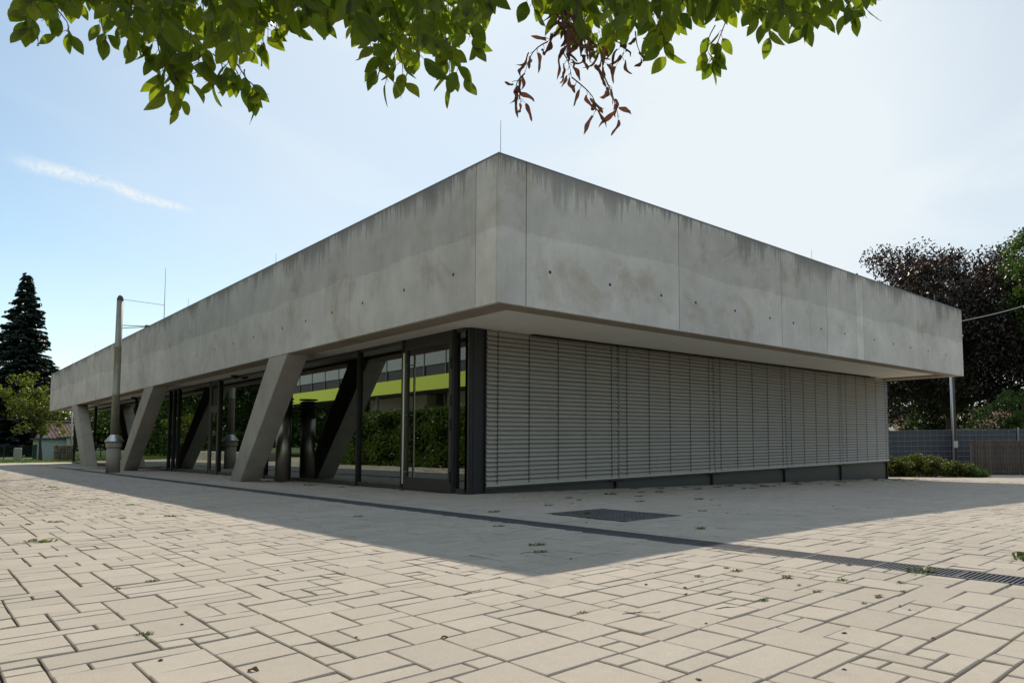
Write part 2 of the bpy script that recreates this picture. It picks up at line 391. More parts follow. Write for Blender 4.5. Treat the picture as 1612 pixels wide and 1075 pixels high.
m_pave = paving_mat('paving_stone'); m_pave_far = paving_mat('paving_sheet', island=False)
m_bed = mat('joint_sand', (0.045, 0.036, 0.027), 0.95, var=0.25, nscale=20, bump=0.5, bscale=200)
m_grass = mat('lawn', (0.075, 0.115, 0.028), 0.9, var=0.22, nscale=1.2, bump=0.6, bscale=30)
m_drain = mat('drain_cast_iron', (0.125, 0.13, 0.14), 0.5, 0.5, var=0.15, nscale=10)
m_cover = mat('steel_cover_plate', (0.155, 0.16, 0.17), 0.5, 0.5, var=0.18, nscale=4, bump=0.3, bscale=90)
m_bark = mat('bark', (0.07, 0.055, 0.042), 0.9, var=0.25, nscale=8, bump=0.8, bscale=25)
m_kerb = mat('pale_kerb', (0.46, 0.44, 0.40), 0.85, var=0.08, nscale=5, bump=0.2)
m_cherry = leaf_mat('cherry_leaf', (0.020, 0.036, 0.009), (0.046, 0.064, 0.013), trans=0.62, tcol=(8.0, 7.4, 1.2), veins=True)
m_dead = leaf_mat('withered_leaf', (0.085, 0.050, 0.034), (0.16, 0.085, 0.055), trans=0.22, tcol=(1.6, 1.0, 0.6), rough=0.7)
m_beech = leaf_mat('copper_leaf', (0.017, 0.014, 0.011), (0.033, 0.025, 0.018), trans=0.25, rough=0.38, tcol=(1.9, 0.9, 0.6), spec=0.6)
m_green = leaf_mat('broad_leaf', (0.035, 0.065, 0.016), (0.075, 0.115, 0.026), trans=0.35)
m_dkgreen = leaf_mat('dark_leaf', (0.022, 0.045, 0.014), (0.050, 0.085, 0.022), trans=0.3)
m_yelgreen = leaf_mat('yellow_green_leaf', (0.075, 0.095, 0.018), (0.15, 0.155, 0.025), trans=0.4)
m_hedge = leaf_mat('hedge_leaf', (0.06, 0.10, 0.025), (0.12, 0.17, 0.045), trans=0.3)
m_bush = leaf_mat('bush_leaf', (0.045, 0.062, 0.014), (0.11, 0.115, 0.022), trans=0.35)
m_needle = leaf_mat('spruce_needle', (0.010, 0.022, 0.014), (0.026, 0.046, 0.030), trans=0.1, tcol=(1.3, 1.6, 0.8))
m_weed = leaf_mat('weed_blade', (0.06, 0.10, 0.022), (0.13, 0.145, 0.04), trans=0.35)
m_drygrass = leaf_mat('dry_blade', (0.20, 0.16, 0.07), (0.26, 0.20, 0.10), trans=0.3, tcol=(1.3, 1.1, 0.6))

# ------------------------------------------------------------------ ground
def gz(x, y):
    """height of the forecourt: nearly level beside the glazed side, falling away along the blinds"""
    s0, s1, w, c = -.004, -.0302, .8, .6
    F = lambda t: s0*t + (s1-s0)*w*np.log1p(np.exp(np.clip((t-c)/w, -40, 40)))
    x = np.minimum(np.asarray(x, float), 24.0)
    return F(x) - F(1.2517) - .0041*(np.clip(np.asarray(y, float), -40, 75) - 2.3003)
def gzf(x, y): return float(gz(x, y))

def sheet(name, xs, ys, dz, material, kind=None, keep=None):
    X, Y = np.meshgrid(xs, ys); Z = gz(X, Y) + dz
    V = np.stack([X, Y, Z], -1).reshape(-1, 3); nx = len(xs); F = []
    for j in range(len(ys)-1):
        for i in range(nx-1):
            if keep is None or keep((xs[i]+xs[i+1])/2, (ys[j]+ys[j+1])/2):
                F.append((j*nx+i, j*nx+i+1, (j+1)*nx+i+1, (j+1)*nx+i))
    o = np_mesh(name, V, F, material)
    return tag(o, kind=kind)
gx = [-2500, -900, -300, -120, -60, -30] + list(np.arange(-20, 26, 1.0)) + [30, 45, 70, 120, 300, 900, 2500]
gy = [-2500, -900, -300, -100, -40] + list(np.arange(-20, 80, 5.0)) + [100, 150, 300, 900, 2500]
sheet('terrain', gx, gy, -0.05, m_grass, 'structure')

# paving stones, laid in courses of mixed sizes
U = 0.111; DX0, DX1 = -0.985, -0.735      # the drain lies between
COV = (-0.135, 0.675, -2.45, -1.19)       # the steel cover plate
def stone_field(x0, nx, y0, ny, rng, skip):
    occ = np.zeros((nx, ny), bool)
    for i in range(nx):
        for j in range(ny):
            if skip(x0+(i+.5)*U, y0+(j+.5)*U): occ[i, j] = True
    sizes = [(2, 2)]*9+[(3, 2)]*6+[(2, 1)]*4+[(3, 1)]*4+[(1, 1)]*2+[(1, 2)]*3+[(2, 3)]*2
    out = []
    for j in range(ny):
        for i in range(nx):
            if occ[i, j]: continue
            for tr in range(8):
                a, b = rng.choice(sizes)
                if i+a <= nx and j+b <= ny and not occ[i:i+a, j:j+b].any(): break
            else: a = b = 1
            occ[i:i+a, j:j+b] = True; out.append((x0+i*U, y0+j*U, a*U, b*U))
    return out
rng = random.Random(7)
skipB = lambda x, y: (x > 1.25 and y > 2.32) or (COV[0]-.02 < x < COV[1]+.02 and COV[2]-.02 < y < COV[3]+.02) or x > 19.0+(4.2-y)*0.9
stones = stone_field(DX0-74*U, 74, -9.0, 323, rng, lambda x, y: False) + stone_field(DX1, 151, -9.0, 323, rng, skipB)
S = np.array(stones); n = len(S)
g_ = 0.0031 + np.random.RandomState(3).rand(n)*0.0022; ch = 0.0035
tilt = np.random.RandomState(4).normal(0, 0.0011, (n, 3))
def ring(ins, dz):
    x0 = S[:, 0]+ins; x1 = S[:, 0]+S[:, 2]-ins; y0 = S[:, 1]+ins+.0007; y1 = S[:, 1]+S[:, 3]-ins-.0007
    P = np.stack([np.stack([x0, y0], -1), np.stack([x1, y0], -1), np.stack([x1, y1], -1), np.stack([x0, y1], -1)], 1)
    z = gz(P[..., 0], P[..., 1]) + dz
    z = z + tilt[:, None, 0] + tilt[:, None, 1]*np.array([-1, 1, 1, -1])[None] + tilt[:, None, 2]*np.array([-1, -1, 1, 1])[None]
    return np.concatenate([P, z[..., None]], -1)
V = np.concatenate([ring(g_, -0.020), ring(g_, -0.0035), ring(g_+ch, 0.0)], 1).reshape(-1, 3)
fl = []
for a in (0, 4):
    for k in range(4): fl.append((a+k, a+(k+1) % 4, a+4+(k+1) % 4, a+4+k))
fl.append((8, 9, 10, 11))
F = (np.array(fl)[None] + 12*np.arange(n)[:, None, None]).reshape(-1, 4)
tag(np_mesh('paving', V, F, m_pave), kind='structure')
sheet('joint_bed', list(np.arange(-9.2, 16.1, .5)), list(np.arange(-9.2, 27.8, 1.0)), -0.0135, m_bed, 'structure',
      keep=lambda x, y: not (x > 1.75 and y > 3) and not (COV[0]-.2 < x < COV[1]+.2 and COV[2]-.4 < y < COV[3]+.4) or False)
# further paving, too far and too grazing for its joints to show
sheet('far_paving', list(np.arange(-9.2, 1.7, .5)), [26.8, 30, 35, 40, 44.5], -0.004, m_pave_far, 'structure')
sheet('rear_paving', [-60, -45, -30, -20, -9.2, 0, 10, 20, 30], [-60, -45, -30, -20, -9.2], -0.012, m_pave_far, 'structure')
sheet('west_paving', [-7.3, -7.0], [-9.2, 0, 5], -0.02, m_pave_far, 'structure') if False else None
# paving beyond the blinds up to the kerb line
kA, kB = Vector((14.0, 9.8)), Vector((30.5, -8.4)); kd = (kB-kA).normalized(); kn = Vector((-kd.y, kd.x))
mb = MB()
for i in range(12):
    p = kA+(kB-kA)*i/12; q = kA+(kB-kA)*(i+1)/12
    for w0, w1 in ((-9.0, -4.5), (-4.5, -1.6), (-1.6, 0.0)):
        c = [p+kn*w0, q+kn*w0, q+kn*w1, p+kn*w1]
        mb.add([(a.x, a.y, gzf(a.x, a.y)-0.015) for a in c], [(0, 1, 2, 3)])
tag(mb.build('side_paving', m_pave_far), kind='structure')
mb = MB(); mb2 = MB()
for i in range(24):
    p = kA+(kB-kA)*(i+.004)/24; q = kA+(kB-kA)*(i+.996)/24
    h = lambda a, d: (a.x, a.y, gzf(a.x, a.y)+d)
    c = [p, q, q+kn*.30, p+kn*.30]
    mb.hexa([h(a, -.1) for a in c]+[h(a, .05) for a in c])
    c = [p+kn*.32, q+kn*.32, q+kn*1.5, p+kn*1.5]
    mb2.add([h(a, .02) for a in c], [(0, 1, 2, 3)])
tag(mb.build('kerb', m_kerb), kind='structure')
tag(mb2.build('side_path', mat('pale_gravel', (0.42, 0.40, 0.36), 0.9, var=0.15, nscale=9)), kind='structure')

# ------------------------------------------------------------------ the pavilion
LX, LY, ZB, ZT = 15.90, 41.05, 2.583, 4.506
RX, RY = 1.00, 2.30
bld = empty('pavilion', (0, 0, 0), 'long low concrete pavilion with a deep overhanging fascia on slanted columns', 'building')
# fascia ring: panels with open joints in front of a core
JR = [0.0, .43, 3.45, 6.44, 8.16, 9.46, 9.80, 12.76, LX]
JL = [0.0, .53, 4.38, 8.37, 12.73, 16.9, 21.2, 25.4, 29.6, 33.6, 37.4, LY]
mb = MB(); core = MB(); gp = 0.0058
for i in range(len(JR)-1):
    a = JR[i] + (0 if i == 0 else gp); b = JR[i+1] - (0 if i == len(JR)-2 else gp)
    if abs(JR[i]-8.16) < .01: a += .004
    if i == 5:
        st = MB(); st.bevbox(a, 0.0015, ZB, b, .06, ZT, .004); tag(st.build('fascia_strip', m_conc_pale, bld), 'narrow paler concrete strip'); continue
    mb.bevbox(a, 0, ZB, b, .06, ZT, .004)
for i in range(len(JL)-1):
    a = JL[i] + (0.0605 if i == 0 else gp); b = JL[i+1] - (0.0605 if i == len(JL)-2 else gp)
    if i == 0:
        st = MB(); st.bevbox(0.0015, a, ZB, .06, b, ZT, .004); tag(st.build('fascia_strip', m_conc_pale, bld), 'narrow paler concrete strip'); continue
    mb.bevbox(0, a, ZB, .06, b, ZT, .004)
for i in range(8): mb.bevbox(LX-.06, .0605+i*5.116+gp, ZB, LX, .0605+(i+1)*5.116-gp, ZT, .004)
for i in range(4): mb.bevbox(i*3.975+gp, LY-.06, ZB, (i+1)*3.975-gp, LY, ZT, .004)
mb.build('fascia', m_conc, bld)
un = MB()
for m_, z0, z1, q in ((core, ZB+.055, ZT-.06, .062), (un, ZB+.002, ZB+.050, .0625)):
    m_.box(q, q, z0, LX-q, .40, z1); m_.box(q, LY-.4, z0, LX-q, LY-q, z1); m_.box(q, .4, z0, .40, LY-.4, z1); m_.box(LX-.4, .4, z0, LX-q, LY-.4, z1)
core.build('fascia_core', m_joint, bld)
un.build('fascia_underside', concrete_mat('bounce_tinted_concrete', (.34, .285, .215), stain=.6, pour=False), bld)  # warm bounce light under the fascia is painted into this brown colour
# thin sheet-metal coping
cp = MB()
cp.box(-.004, -.004, ZT+.001, LX+.004, .42, ZT+.012); cp.box(-.004, LY-.42, ZT+.001, LX+.004, LY+.004, ZT+.012)
cp.box(-.004, .42, ZT+.001, .42, LY-.42, ZT+.012); cp.box(LX-.42, .42, ZT+.001, LX+.004, LY-.42, ZT+.012)
cp.build('coping', mat('coping_sheet', (0.30, 0.31, 0.33), 0.45, 0.7, var=0.1), bld)
rf = MB(); rf.box(.4, .4, 4.05, LX-.4, LY-.4, 4.2)
rf.build('roof', mat('roof_gravel', (0.25, 0.24, 0.22), 0.95, var=0.2, nscale=12), bld)
# tie holes
tie = MB()
def disc(c, axis, r, n=12):
    vs = []
    for k in range(n):
        a = 2*math.pi*k/n; u, w = r*math.cos(a), r*math.sin(a)
        vs.append((c[0]+u, c[1], c[2]+w) if axis == 'y' else (c[0], c[1]+u, c[2]+w))
    vv = vs + [((v[0], v[1]+.03, v[2]) if axis == 'y' else (v[0]+.03, v[1], v[2])) for v in vs]
    fs = [tuple(range(n)), tuple(range(2*n-1, n-1, -1))] + [(k, n+k, n+(k+1) % n, (k+1) % n) for k in range(n)]
    tie.add(vv, fs)
for x in (.82, 1.92, 3.02, 3.86, 4.94, 6.03, 6.84, 7.9, 8.9, 10.3, 11.3, 12.3, 13.4, 14.6): disc((x, -.003, 3.10), 'y', .024)
for y in (1.07, 2.47, 3.88, 5.1, 6.3, 7.5, 9.2, 10.6, 12.0, 13.6, 15.2, 18, 20.2, 22.6): disc((-.003, y, 3.11), 'x', .024)
tie.build('tie_holes', m_tie, bld)['kind'] = 'stuff'
# soffit boards
sf = MB()
sf.box(.403, .403, 2.645, LX-.403, RY-.1, 2.70); sf.box(.403, RY-.1+.004, 2.645, 2.2, LY-.403, 2.70); sf.box(LX-.403-.5, RY-.096, 2.645, LX-.403, LY-.403, 2.70)
sf.build('soffit', m_soffit, bld)
# slanted columns: (outer y range at foot, outer y range at head)
def column(f0, f1, h0, h1):
    x0, x1 = 0.004, .40
    m_ = MB(); z0 = gzf(.3, f0)-.03; z1 = ZB-.002
    vs = [(x0, f0, z0), (x1, f0, z0), (x1, f1, z0), (x0, f1, z0), (x0, h0, z1), (x1, h0, z1), (x1, h1, z1), (x0, h1, z1)]
    m_.hexa(vs)
    o = m_.build('column', m_conc_col, bld)
    bv = o.modifiers.new('bevel', 'BEVEL'); bv.width = .012; bv.segments = 1; bv.limit_method = 'ANGLE'; bv.angle_limit = R(20)
    return o
column(9.86, 10.60, 7.20, 8.23); column(22.05, 22.95, 18.2, 19.40); column(29.3, 30.4, 32.45, 33.75)

# glazed long side -------------------------------------------------
ZG = 2.640
zg = lambda y: gzf(RX, y)
def frame_bar(m_, x0, x1, y0, y1, z0, z1): m_.box(x0, y0, z0, x1, y1, z1)
MUL = [2.37, 2.68, 4.37, 6.22, 9.90, 11.4, 15.2, 16.1, 19.64, 20.2, 20.78, 26.0, 30.5, 34.65, 40.5]
for y in MUL[1:]:
    w = .035; fr = MB()
    if abs(y-4.37) < .01 or abs(y-2.68) < .01: fr.box(RX-.045, y-.04, zg(y)-.02, RX+.10, y+.04, ZG)
    else: fr.box(RX-.035, y-w, zg(y)-.02, RX+.10, y+w, ZG)
    fr.build('mullion', m_frame_b, bld)
tr_ = MB()
tr_.box(RX-.02, 2.37, ZG-.05, RX+.08, 40.5, ZG+.004)
for a, b in zip(MUL[:-1], MUL[1:]):
    if (a, b) == (2.68, 4.37): continue
    z0 = min(zg(a), zg(b)); tr_.box(RX-.02, a+.042, z0-.02, RX+.08, b-.042, z0+.085)
tr_.build('frame_rail', m_frame, bld)
for a, b in zip(MUL[:-1], MUL[1:]):
    if (a, b) in ((2.68, 4.37), (15.2, 16.1)): continue
    gl = MB(); gl.box(RX+.012, a+.03, min(zg(a), zg(b))+.08, RX+.024, b-.03, ZG-.045); gl.build('window_pane', m_glass, bld)
# the corner: black metal pier of stepped folds
cr = MB()
cr.box(RX+.10, 2.305, zg(2.3)-.02, 1.300, 2.345, 2.644); cr.box(RX+.04, 2.31, zg(2.3)-.02, RX+.097, 2.365, 2.642)
cr.build('corner_pier', m_frame_b, bld)
cr = MB(); cr.box(RX+.022, 2.32, zg(2.3), RX+.038, 2.35, 2.63); cr.build('corner_strip', m_frame, bld)
# the door
def door(y0, y1, head, rail, handle=True, ztop=ZG-.055, solid=None):
    d = MB(); s = .095; z0 = zg(y0)+.012
    d.box(RX-.035, y0, z0, RX+.06, y0+s, ztop); d.box(RX-.035, y1-s, z0, RX+.06, y1, ztop)
    d.box(RX-.033, y0+s, ztop-head, RX+.058, y1-s, ztop); d.box(RX-.033, y0+s, z0, RX+.058, y1-s, z0+rail)
    if solid: d.box(RX-.03, y0+s, solid[0], RX+.055, y1-s, solid[1])
    o = d.build('door', m_frame, bld)
    p = MB(); p.box(RX-.006, y0+s-.01, z0+rail-.01, RX+.006, y1-s+.01, ztop-head+.01); p.build('door_pane', m_glass, o)
    if handle:
        h = MB(); hy = y1-.125
        h.tube([(RX-.105, hy, z0+.10), (RX-.105, hy, ztop-.20)], .020, 14)
        for z in (z0+.30, (z0+ztop)/2, ztop-.4): h.tube([(RX-.105, hy, z), (RX-.03, hy, z)], .010, 8)
        h.build('door_handle', m_steel, o, smooth=False)
        for z in (z0+.25, 1.1, 1.5, 2.1):
            k = MB(); k.tube([(RX-.048, y0+.012, z-.09), (RX-.048, y0+.012, z+.09)], .014, 10); k.build('hinge', m_frame_b, o)
    return o
door(2.725, 4.325, .14, .21)
door(15.24, 16.06, .10, .12, handle=False, solid=(1.72, 1.90))
th = MB(); th.box(RX-.06, 2.8, zg(3.1)-.02, RX+.1, 4.55, zg(4)+.010); th.build('threshold', m_steel, bld)
# rooms behind the glass, dim
it = MB()
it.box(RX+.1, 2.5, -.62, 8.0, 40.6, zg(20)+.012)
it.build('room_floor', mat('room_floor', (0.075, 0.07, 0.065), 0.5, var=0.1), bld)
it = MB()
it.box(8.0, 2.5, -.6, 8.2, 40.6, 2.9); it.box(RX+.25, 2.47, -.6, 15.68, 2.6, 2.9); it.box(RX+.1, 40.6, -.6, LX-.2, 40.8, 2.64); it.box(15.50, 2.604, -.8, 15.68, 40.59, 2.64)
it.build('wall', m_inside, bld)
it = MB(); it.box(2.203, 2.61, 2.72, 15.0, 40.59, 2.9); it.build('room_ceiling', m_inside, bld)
# blinds on the short side ------------------------------------------
PX = [1.315, 4.24, 7.15, 10.02, 12.86, 15.73]
ZS0, ZS1, NS = .150, 2.635, 34
pitch_ = (ZS1-ZS0)/NS
for i in range(5):
    a, b = PX[i]+.012, PX[i+1]-.012
    s = MB(); rr = random.Random(40+i)
    prof = [(.040, .050), (.030, .043), (.008, .024), (-.014, .002), (-.034, -.021), (-.040, -.029), (-.036, -.034), (-.030, -.032)]
    for k in range(NS):
        zc = ZS0 + (k+.5)*pitch_ + rr.uniform(-.0012, .0012); ja = rr.uniform(-.004, .004); jb = rr.uniform(-.004, .004); t1 = rr.uniform(-.0035, .0035)
        vs = []; m = len(prof)
        for x in (a+ja, b+jb):
            for (dy, dz) in prof: vs.append((x, RY-.005+dy, zc-.014+dz*1.0+(t1 if x > a+.1 else 0)))
            for (dy, dz) in prof: vs.append((x, RY-.005+dy+.0015, zc-.014+dz*1.0-.0012+(t1 if x > a+.1 else 0)))
        fs = []
        for q in range(m-1):
            fs.append((q, q+1, 2*m+q+1, 2*m+q)); fs.append((m+q+1, m+q, 3*m+q, 3*m+q+1))
        s.add(vs, fs)
    bl = s.build('exterior_blind', m_slat, bld)
    L = b-a
    for u in (.07, .285, .50, .72, .94):
        x = a+u*L; c = MB()
        zz = []
        for k in range(NS):
            zc = ZS0+(k+.5)*pitch_-.014
            zz += [(-.0445, zc-.030), (-.012, zc+.026)]
        vs = []; fs = []
        for (dy, z) in zz:     # one tape zigzagging over the slat edges
            vs += [(x-.0065, RY-.008+dy, z), (x+.0065, RY-.008+dy, z), (x+.0065, RY-.004+dy, z), (x-.0065, RY-.004+dy, z)]
        for q in range(len(zz)-1):
            for e_ in range(4): fs.append((q*4+e_, q*4+(e_+1) % 4, q*4+4+(e_+1) % 4, q*4+4+e_))
        c.add(vs, fs); c.build('ladder_cord', m_cord, bl)
    r_ = MB(); r_.box(a, RY-.032, ZS0-.040, b, RY+.03, ZS0-.012); r_.build('bottom_rail', m_slat, bl)
for x in PX[1:-1]:
    gr = MB(); gr.box(x-.010, RY-.002, ZS0-.05, x+.010, RY+.05, ZS1); gr.build('guide_rail', m_frame_b, bld)
gr = MB(); gr.box(PX[0]-.013, RY-.03, .02, PX[0]+.004, RY+.1, ZS1); gr.build('guide_rail', m_frame_b, bld)
gr = MB(); gr.box(PX[-1], RY-.03, ZS0-.05, PX[-1]+.012, RY+.1, ZS1); gr.build('guide_rail', m_frame_b, bld)
sl_ = MB(); sl_.box(PX[0], RY-.045, ZS0-.066, PX[-1], RY+.12, ZS0-.044); sl_.build('sill', m_frame, bld)
for i in range(5):
    pl = MB(); pl.box(PX[i]+.022, RY+.08, -.65, PX[i+1]-.022, RY+.14, ZS0-.07); pl.build('plinth_panel', m_plinth, bld)
pl = MB(); pl.box(15.66, RY+.145, -.8, 15.72, 40.7, 2.64); pl.build('end_wall', m_plinth, bld)
for x in PX[1:]:
    pb = MB(); pb.box(x-.020, RY+.03, -.7, x+.020, RY+.15, ZS0-.096); pb.box(x-.16, RY+.0, ZS0-.096, x+.16, RY+.151, ZS0-.068); pb.build('bracket', m_frame_b, bld)
# lightning rods standing on the coping
for x, y, h in ((.30, .41, .66), (.3, 8.9, .42), (.3, 15.9, .45), (.3, 30.5, .6), (.3, 36.5, .6), (8.1, .3, .36), (14.7, .3, .36)):
    q = MB(); q.tube([(x, y, ZT+.02), (x, y, ZT+.06)], .02, 8); q.tube([(x, y, ZT+.05), (x, y, ZT+h)], [.0055, .0035], 6)
    q.build('lightning_rod', m_galv, bld)
q = MB(); q.tube([(.3, 18.65, ZT+.02), (.3, 18.65, ZT+.1)], .03, 8); q.tube([(.3, 18.65, ZT+.08), (.3, 18.7, 6.32)], [.012, .006], 6)
q.tube([(.3, 18.66, 5.15), (-.57, 19.95, 5.40)], .008, 6)
q.build('lightning_rod', m_galv, bld)
for y in (13.6, 25.9):
    q = MB(); q.lathe((.9, y, 2.645), [(.09, 0), (.09, -.05), (.05, -.09), (.0, -.1)][::-1], 16); q.build('soffit_lamp', m_frame_b, bld)

# ------------------------------------------------------------------ things beside it
def vent_pipe(x, y):
    z = gzf(x, y)
    t = empty('vent_pipe', (x, y, z), 'round steel ventilation pipe with a black louvred head between the slanted column and the glass', 'pipe')
    m_ = MB(); m_.lathe((x, y, z), [(.155, -.02), (.155, 1.42)], 28); m_.build('pipe', mat('pipe_steel', (.36, .33, .28), .38, .85, var=.12, nscale=5), t, smooth=False)
    for p in t.children[0].data.polygons: p.use_smooth = len(p.vertices) == 4
    m_ = MB(); m_.lathe((x, y, z), [(.165, 1.42), (.165, 1.50)], 28)
    for k in range(4): m_.lathe((x, y, z+1.51+k*.075), [(.12, 0), (.185, .012), (.185, .03), (.12, .062)], 28)
    m_.lathe((x, y, z+1.815), [(.19, 0), (.19, .03)], 28)
    m_.build('louvred_head', m_frame_b, t)
vent_pipe(.755, 9.48)
def mast(x, y):
    z = gzf(x, y)
    t = empty('mast', (x, y, z), 'tall round metal mast on a concrete drum with a bright conical collar', 'mast')
    m_ = MB(); m_.lathe((x, y, z), [(.180, -.03), (.180, .80)], 28); m_.build('drum', m_base, t)
    m_ = MB(); m_.lathe((x, y, z), [(.200, .78), (.212, .80), (.212, .93), (.200, .95)], 28); m_.build('flange', m_base, t)
    m_ = MB(); m_.lathe((x, y, z), [(.245, .952), (.245, .975), (.105, 1.16), (.095, 1.2)], 28); m_.build('collar', m_zinc, t)
    m_ = MB(); m_.lathe((x, y, z), [(.102, 1.1), (.100, 2.4), (.104, 2.405), (.104, 2.45), (.096, 2.455), (.092, 3.9), (.096, 3.905), (.096, 3.95), (.090, 3.955), (.086, 5.40)], 24); m_.build('pole', m_mast, t)
    m_ = MB(); m_.lathe((x, y, z), [(.088, 5.401), (.088, 5.46), (.06, 5.54), (.035, 5.57)], 24); m_.build('cap', m_frame, t)
    m_ = MB(); m_.tube([(x, y-.02, z+4.52), (x+.66, y-.3, z+4.60)], .012, 8); m_.tube([(x, y+.0, z+4.62), (x+.66, y-.3, z+4.62)], .012, 8)
    m_.box(x+.62, y-.36, z+4.56, x+.72, y-.25, z+4.66)
    m_.build('bracket', m_frame, t)
    for o in t.children:
        for p in o.data.polygons: p.use_smooth = len(p.vertices) == 4 and o.name.split('.')[0] in ('pole', 'drum', 'collar')
mast(-.60, 20.0)

# drain with a slotted grate
t = empty('drain_channel', (-.865, 0, gzf(-.865, 0)), 'narrow dark slotted drain running through the paving past the slanted columns', 'drain')
fr = MB(); gt = MB()
ys = list(np.arange(-9, 46, 1.0))
for y0, y1 in zip(ys[:-1], ys[1:]):
    for xa, xb, dz in ((DX0+.002, DX0+.020, .0015), (DX1-.020, DX1-.002, .0015)):
        h = lambda x, y, d: (x, y, gzf(x, y)+d)
        fr.hexa([h(xa, y0, -.06), h(xb, y0, -.06), h(xb, y1, -.06), h(xa, y1, -.06), h(xa, y0, dz), h(xb, y0, dz), h(xb, y1, dz), h(xa, y1, dz)])
    fr.hexa([h(DX0, y0, -.08), h(DX1, y0, -.08), h(DX1, y1, -.08), h(DX0, y1, -.08), h(DX0, y0, -.045), h(DX1, y0, -.045), h(DX1, y1, -.045), h(DX0, y1, -.045)])
y = -9.0
while y < 30:
    z = gzf(-.865, y)
    w = .011 if (round(y/.026) % 19) else .02
    gt.box(DX0+.021, y, z-.02, DX1-.021, y+w, z-.0005); y += .026
gt.box(DX0+.021, 30, gzf(-.865, 38)-.03, DX1-.021, 46, gzf(-.865, 46)-.001)
fr.build('frame', m_drain, t); gt.build('grate', m_drain, t)
# cover plate
cx_, cy_ = (COV[0]+COV[1])/2, (COV[2]+COV[3])/2; zc_ = gzf(cx_, cy_)
t = empty('cover_plate', (cx_, cy_, zc_), 'rectangular dark steel access cover set flush in the paving before the blinds', 'manhole cover')
m1 = MB(); m2 = MB()
def slab(m_, x0, y0, x1, y1, d0, d1):
    c = [(x0, y0), (x1, y0), (x1, y1), (x0, y1)]
    m_.hexa([(a, b, gzf(a, b)+d0) for a, b in c]+[(a, b, gzf(a, b)+d1) for a, b in c])
slab(m1, COV[0]+.04, COV[2]+.04, COV[1]-.04, (COV[2]+COV[3])/2-.003, -.03, -.001); slab(m1, COV[0]+.04, (COV[2]+COV[3])/2+.003, COV[1]-.04, COV[3]-.04, -.03, -.001)
for x0, y0, x1, y1 in ((COV[0], COV[2], COV[1], COV[2]+.036), (COV[0], COV[3]-.036, COV[1], COV[3]), (COV[0], COV[2]+.037, COV[0]+.036, COV[3]-.037), (COV[1]-.036, COV[2]+.037, COV[1], COV[3]-.037)): slab(m2, x0, y0, x1, y1, -.04, .0015)
m1.build('plate', m_cover, t)
for ex in (COV[0]+.12, COV[1]-.12):
    for ey in (COV[2]+.10, cy_-.08, cy_+.08, COV[3]-.10):
        e_ = MB(); e_.lathe((ex, ey, gzf(ex, ey)), [(.018, -.002), (.018, .0008), (.010, .0012)], 10); e_.build('lifting_eye', m_steel, t)
m3 = MB()
for k in range(38):
    for j in range(24):
        ax_, ay_ = COV[0]+.07+j*.0292, COV[2]+.07+k*.0296
        if abs(ay_-cy_) > .02: slab(m3, ax_, ay_, ax_+.016, ay_+.006, -.002, .0012) if (j+k) % 2 else slab(m3, ax_+.005, ay_-.005, ax_+.011, ay_+.011, -.002, .0012)
m3.build('tread_studs', m_cover, t)['kind'] = 'stuff'
m2.build('rim', m_drain, t)

# ------------------------------------------------------------------ foliage
def leaf_cloud(cent, crad, per, size, seed, aspect=1.7, flat=0.35, sx=1.0):
    """leaf-sized quads scattered through clumps; returns V, F"""
    rs = np.random.RandomState(seed)
    cent = np.asarray(cent, float); crad = np.broadcast_to(np.asarray(crad, float), (len(cent),))
    k = np.repeat(np.arange(len(cent)), per); n = len(k)
    d = rs.normal(size=(n, 3)); d /= np.linalg.norm(d, axis=1, keepdims=True)
    r = rs.rand(n)**.55
    P = cent[k] + d*(r*crad[k])[:, None]*np.array([1, 1, .75])
    a = rs.normal(size=(n, 3)); a[:, 2] -= .4; a /= np.linalg.norm(a, axis=1, keepdims=True)
    up = np.array([0, 0, 1.0])*(1-flat)+rs.normal(size=(n, 3))*.6
    b = np.cross(a, up); b /= np.linalg.norm(b, axis=1, keepdims=True)+1e-9
    nrm = np.cross(a, b)
    s = size*(.6+.8*rs.rand(n))[:, None]
    w = s/aspect
    V = np.stack([P-a*s*.5, P+b*w*.5+nrm*s*.08, P+a*s*.5, P-b*w*.5+nrm*s*.08], 1).reshape(-1, 3)
    F = np.arange(4*n).reshape(-1, 4)
    return V, F
def clump_points(c, rad, n, seed, shell=.55, low=-1.0, bumps=.22):
    rs = np.random.RandomState(seed); out = []
    ph = rs.rand(6)*6.28
    while len(out) < n:
        d = rs.normal(size=3); d /= np.linalg.norm(d)
        if d[2] < low: continue
        az = math.atan2(d[1], d[0]); el = d[2]
        f = 1 + bumps*(.5*math.sin(2*az+ph[0])*math.cos(3*el+ph[1]) + .5*math.sin(5*az+ph[2]+2*el) + .35*math.sin(9*az+ph[3])*math.sin(6*el+ph[4]))
        r = (shell + (1-shell)*rs.rand()**.7)*f if rs.rand() < .8 else rs.rand()*f
        out.append(np.array(c)+d*r*np.array(rad))
    return np.array(out)
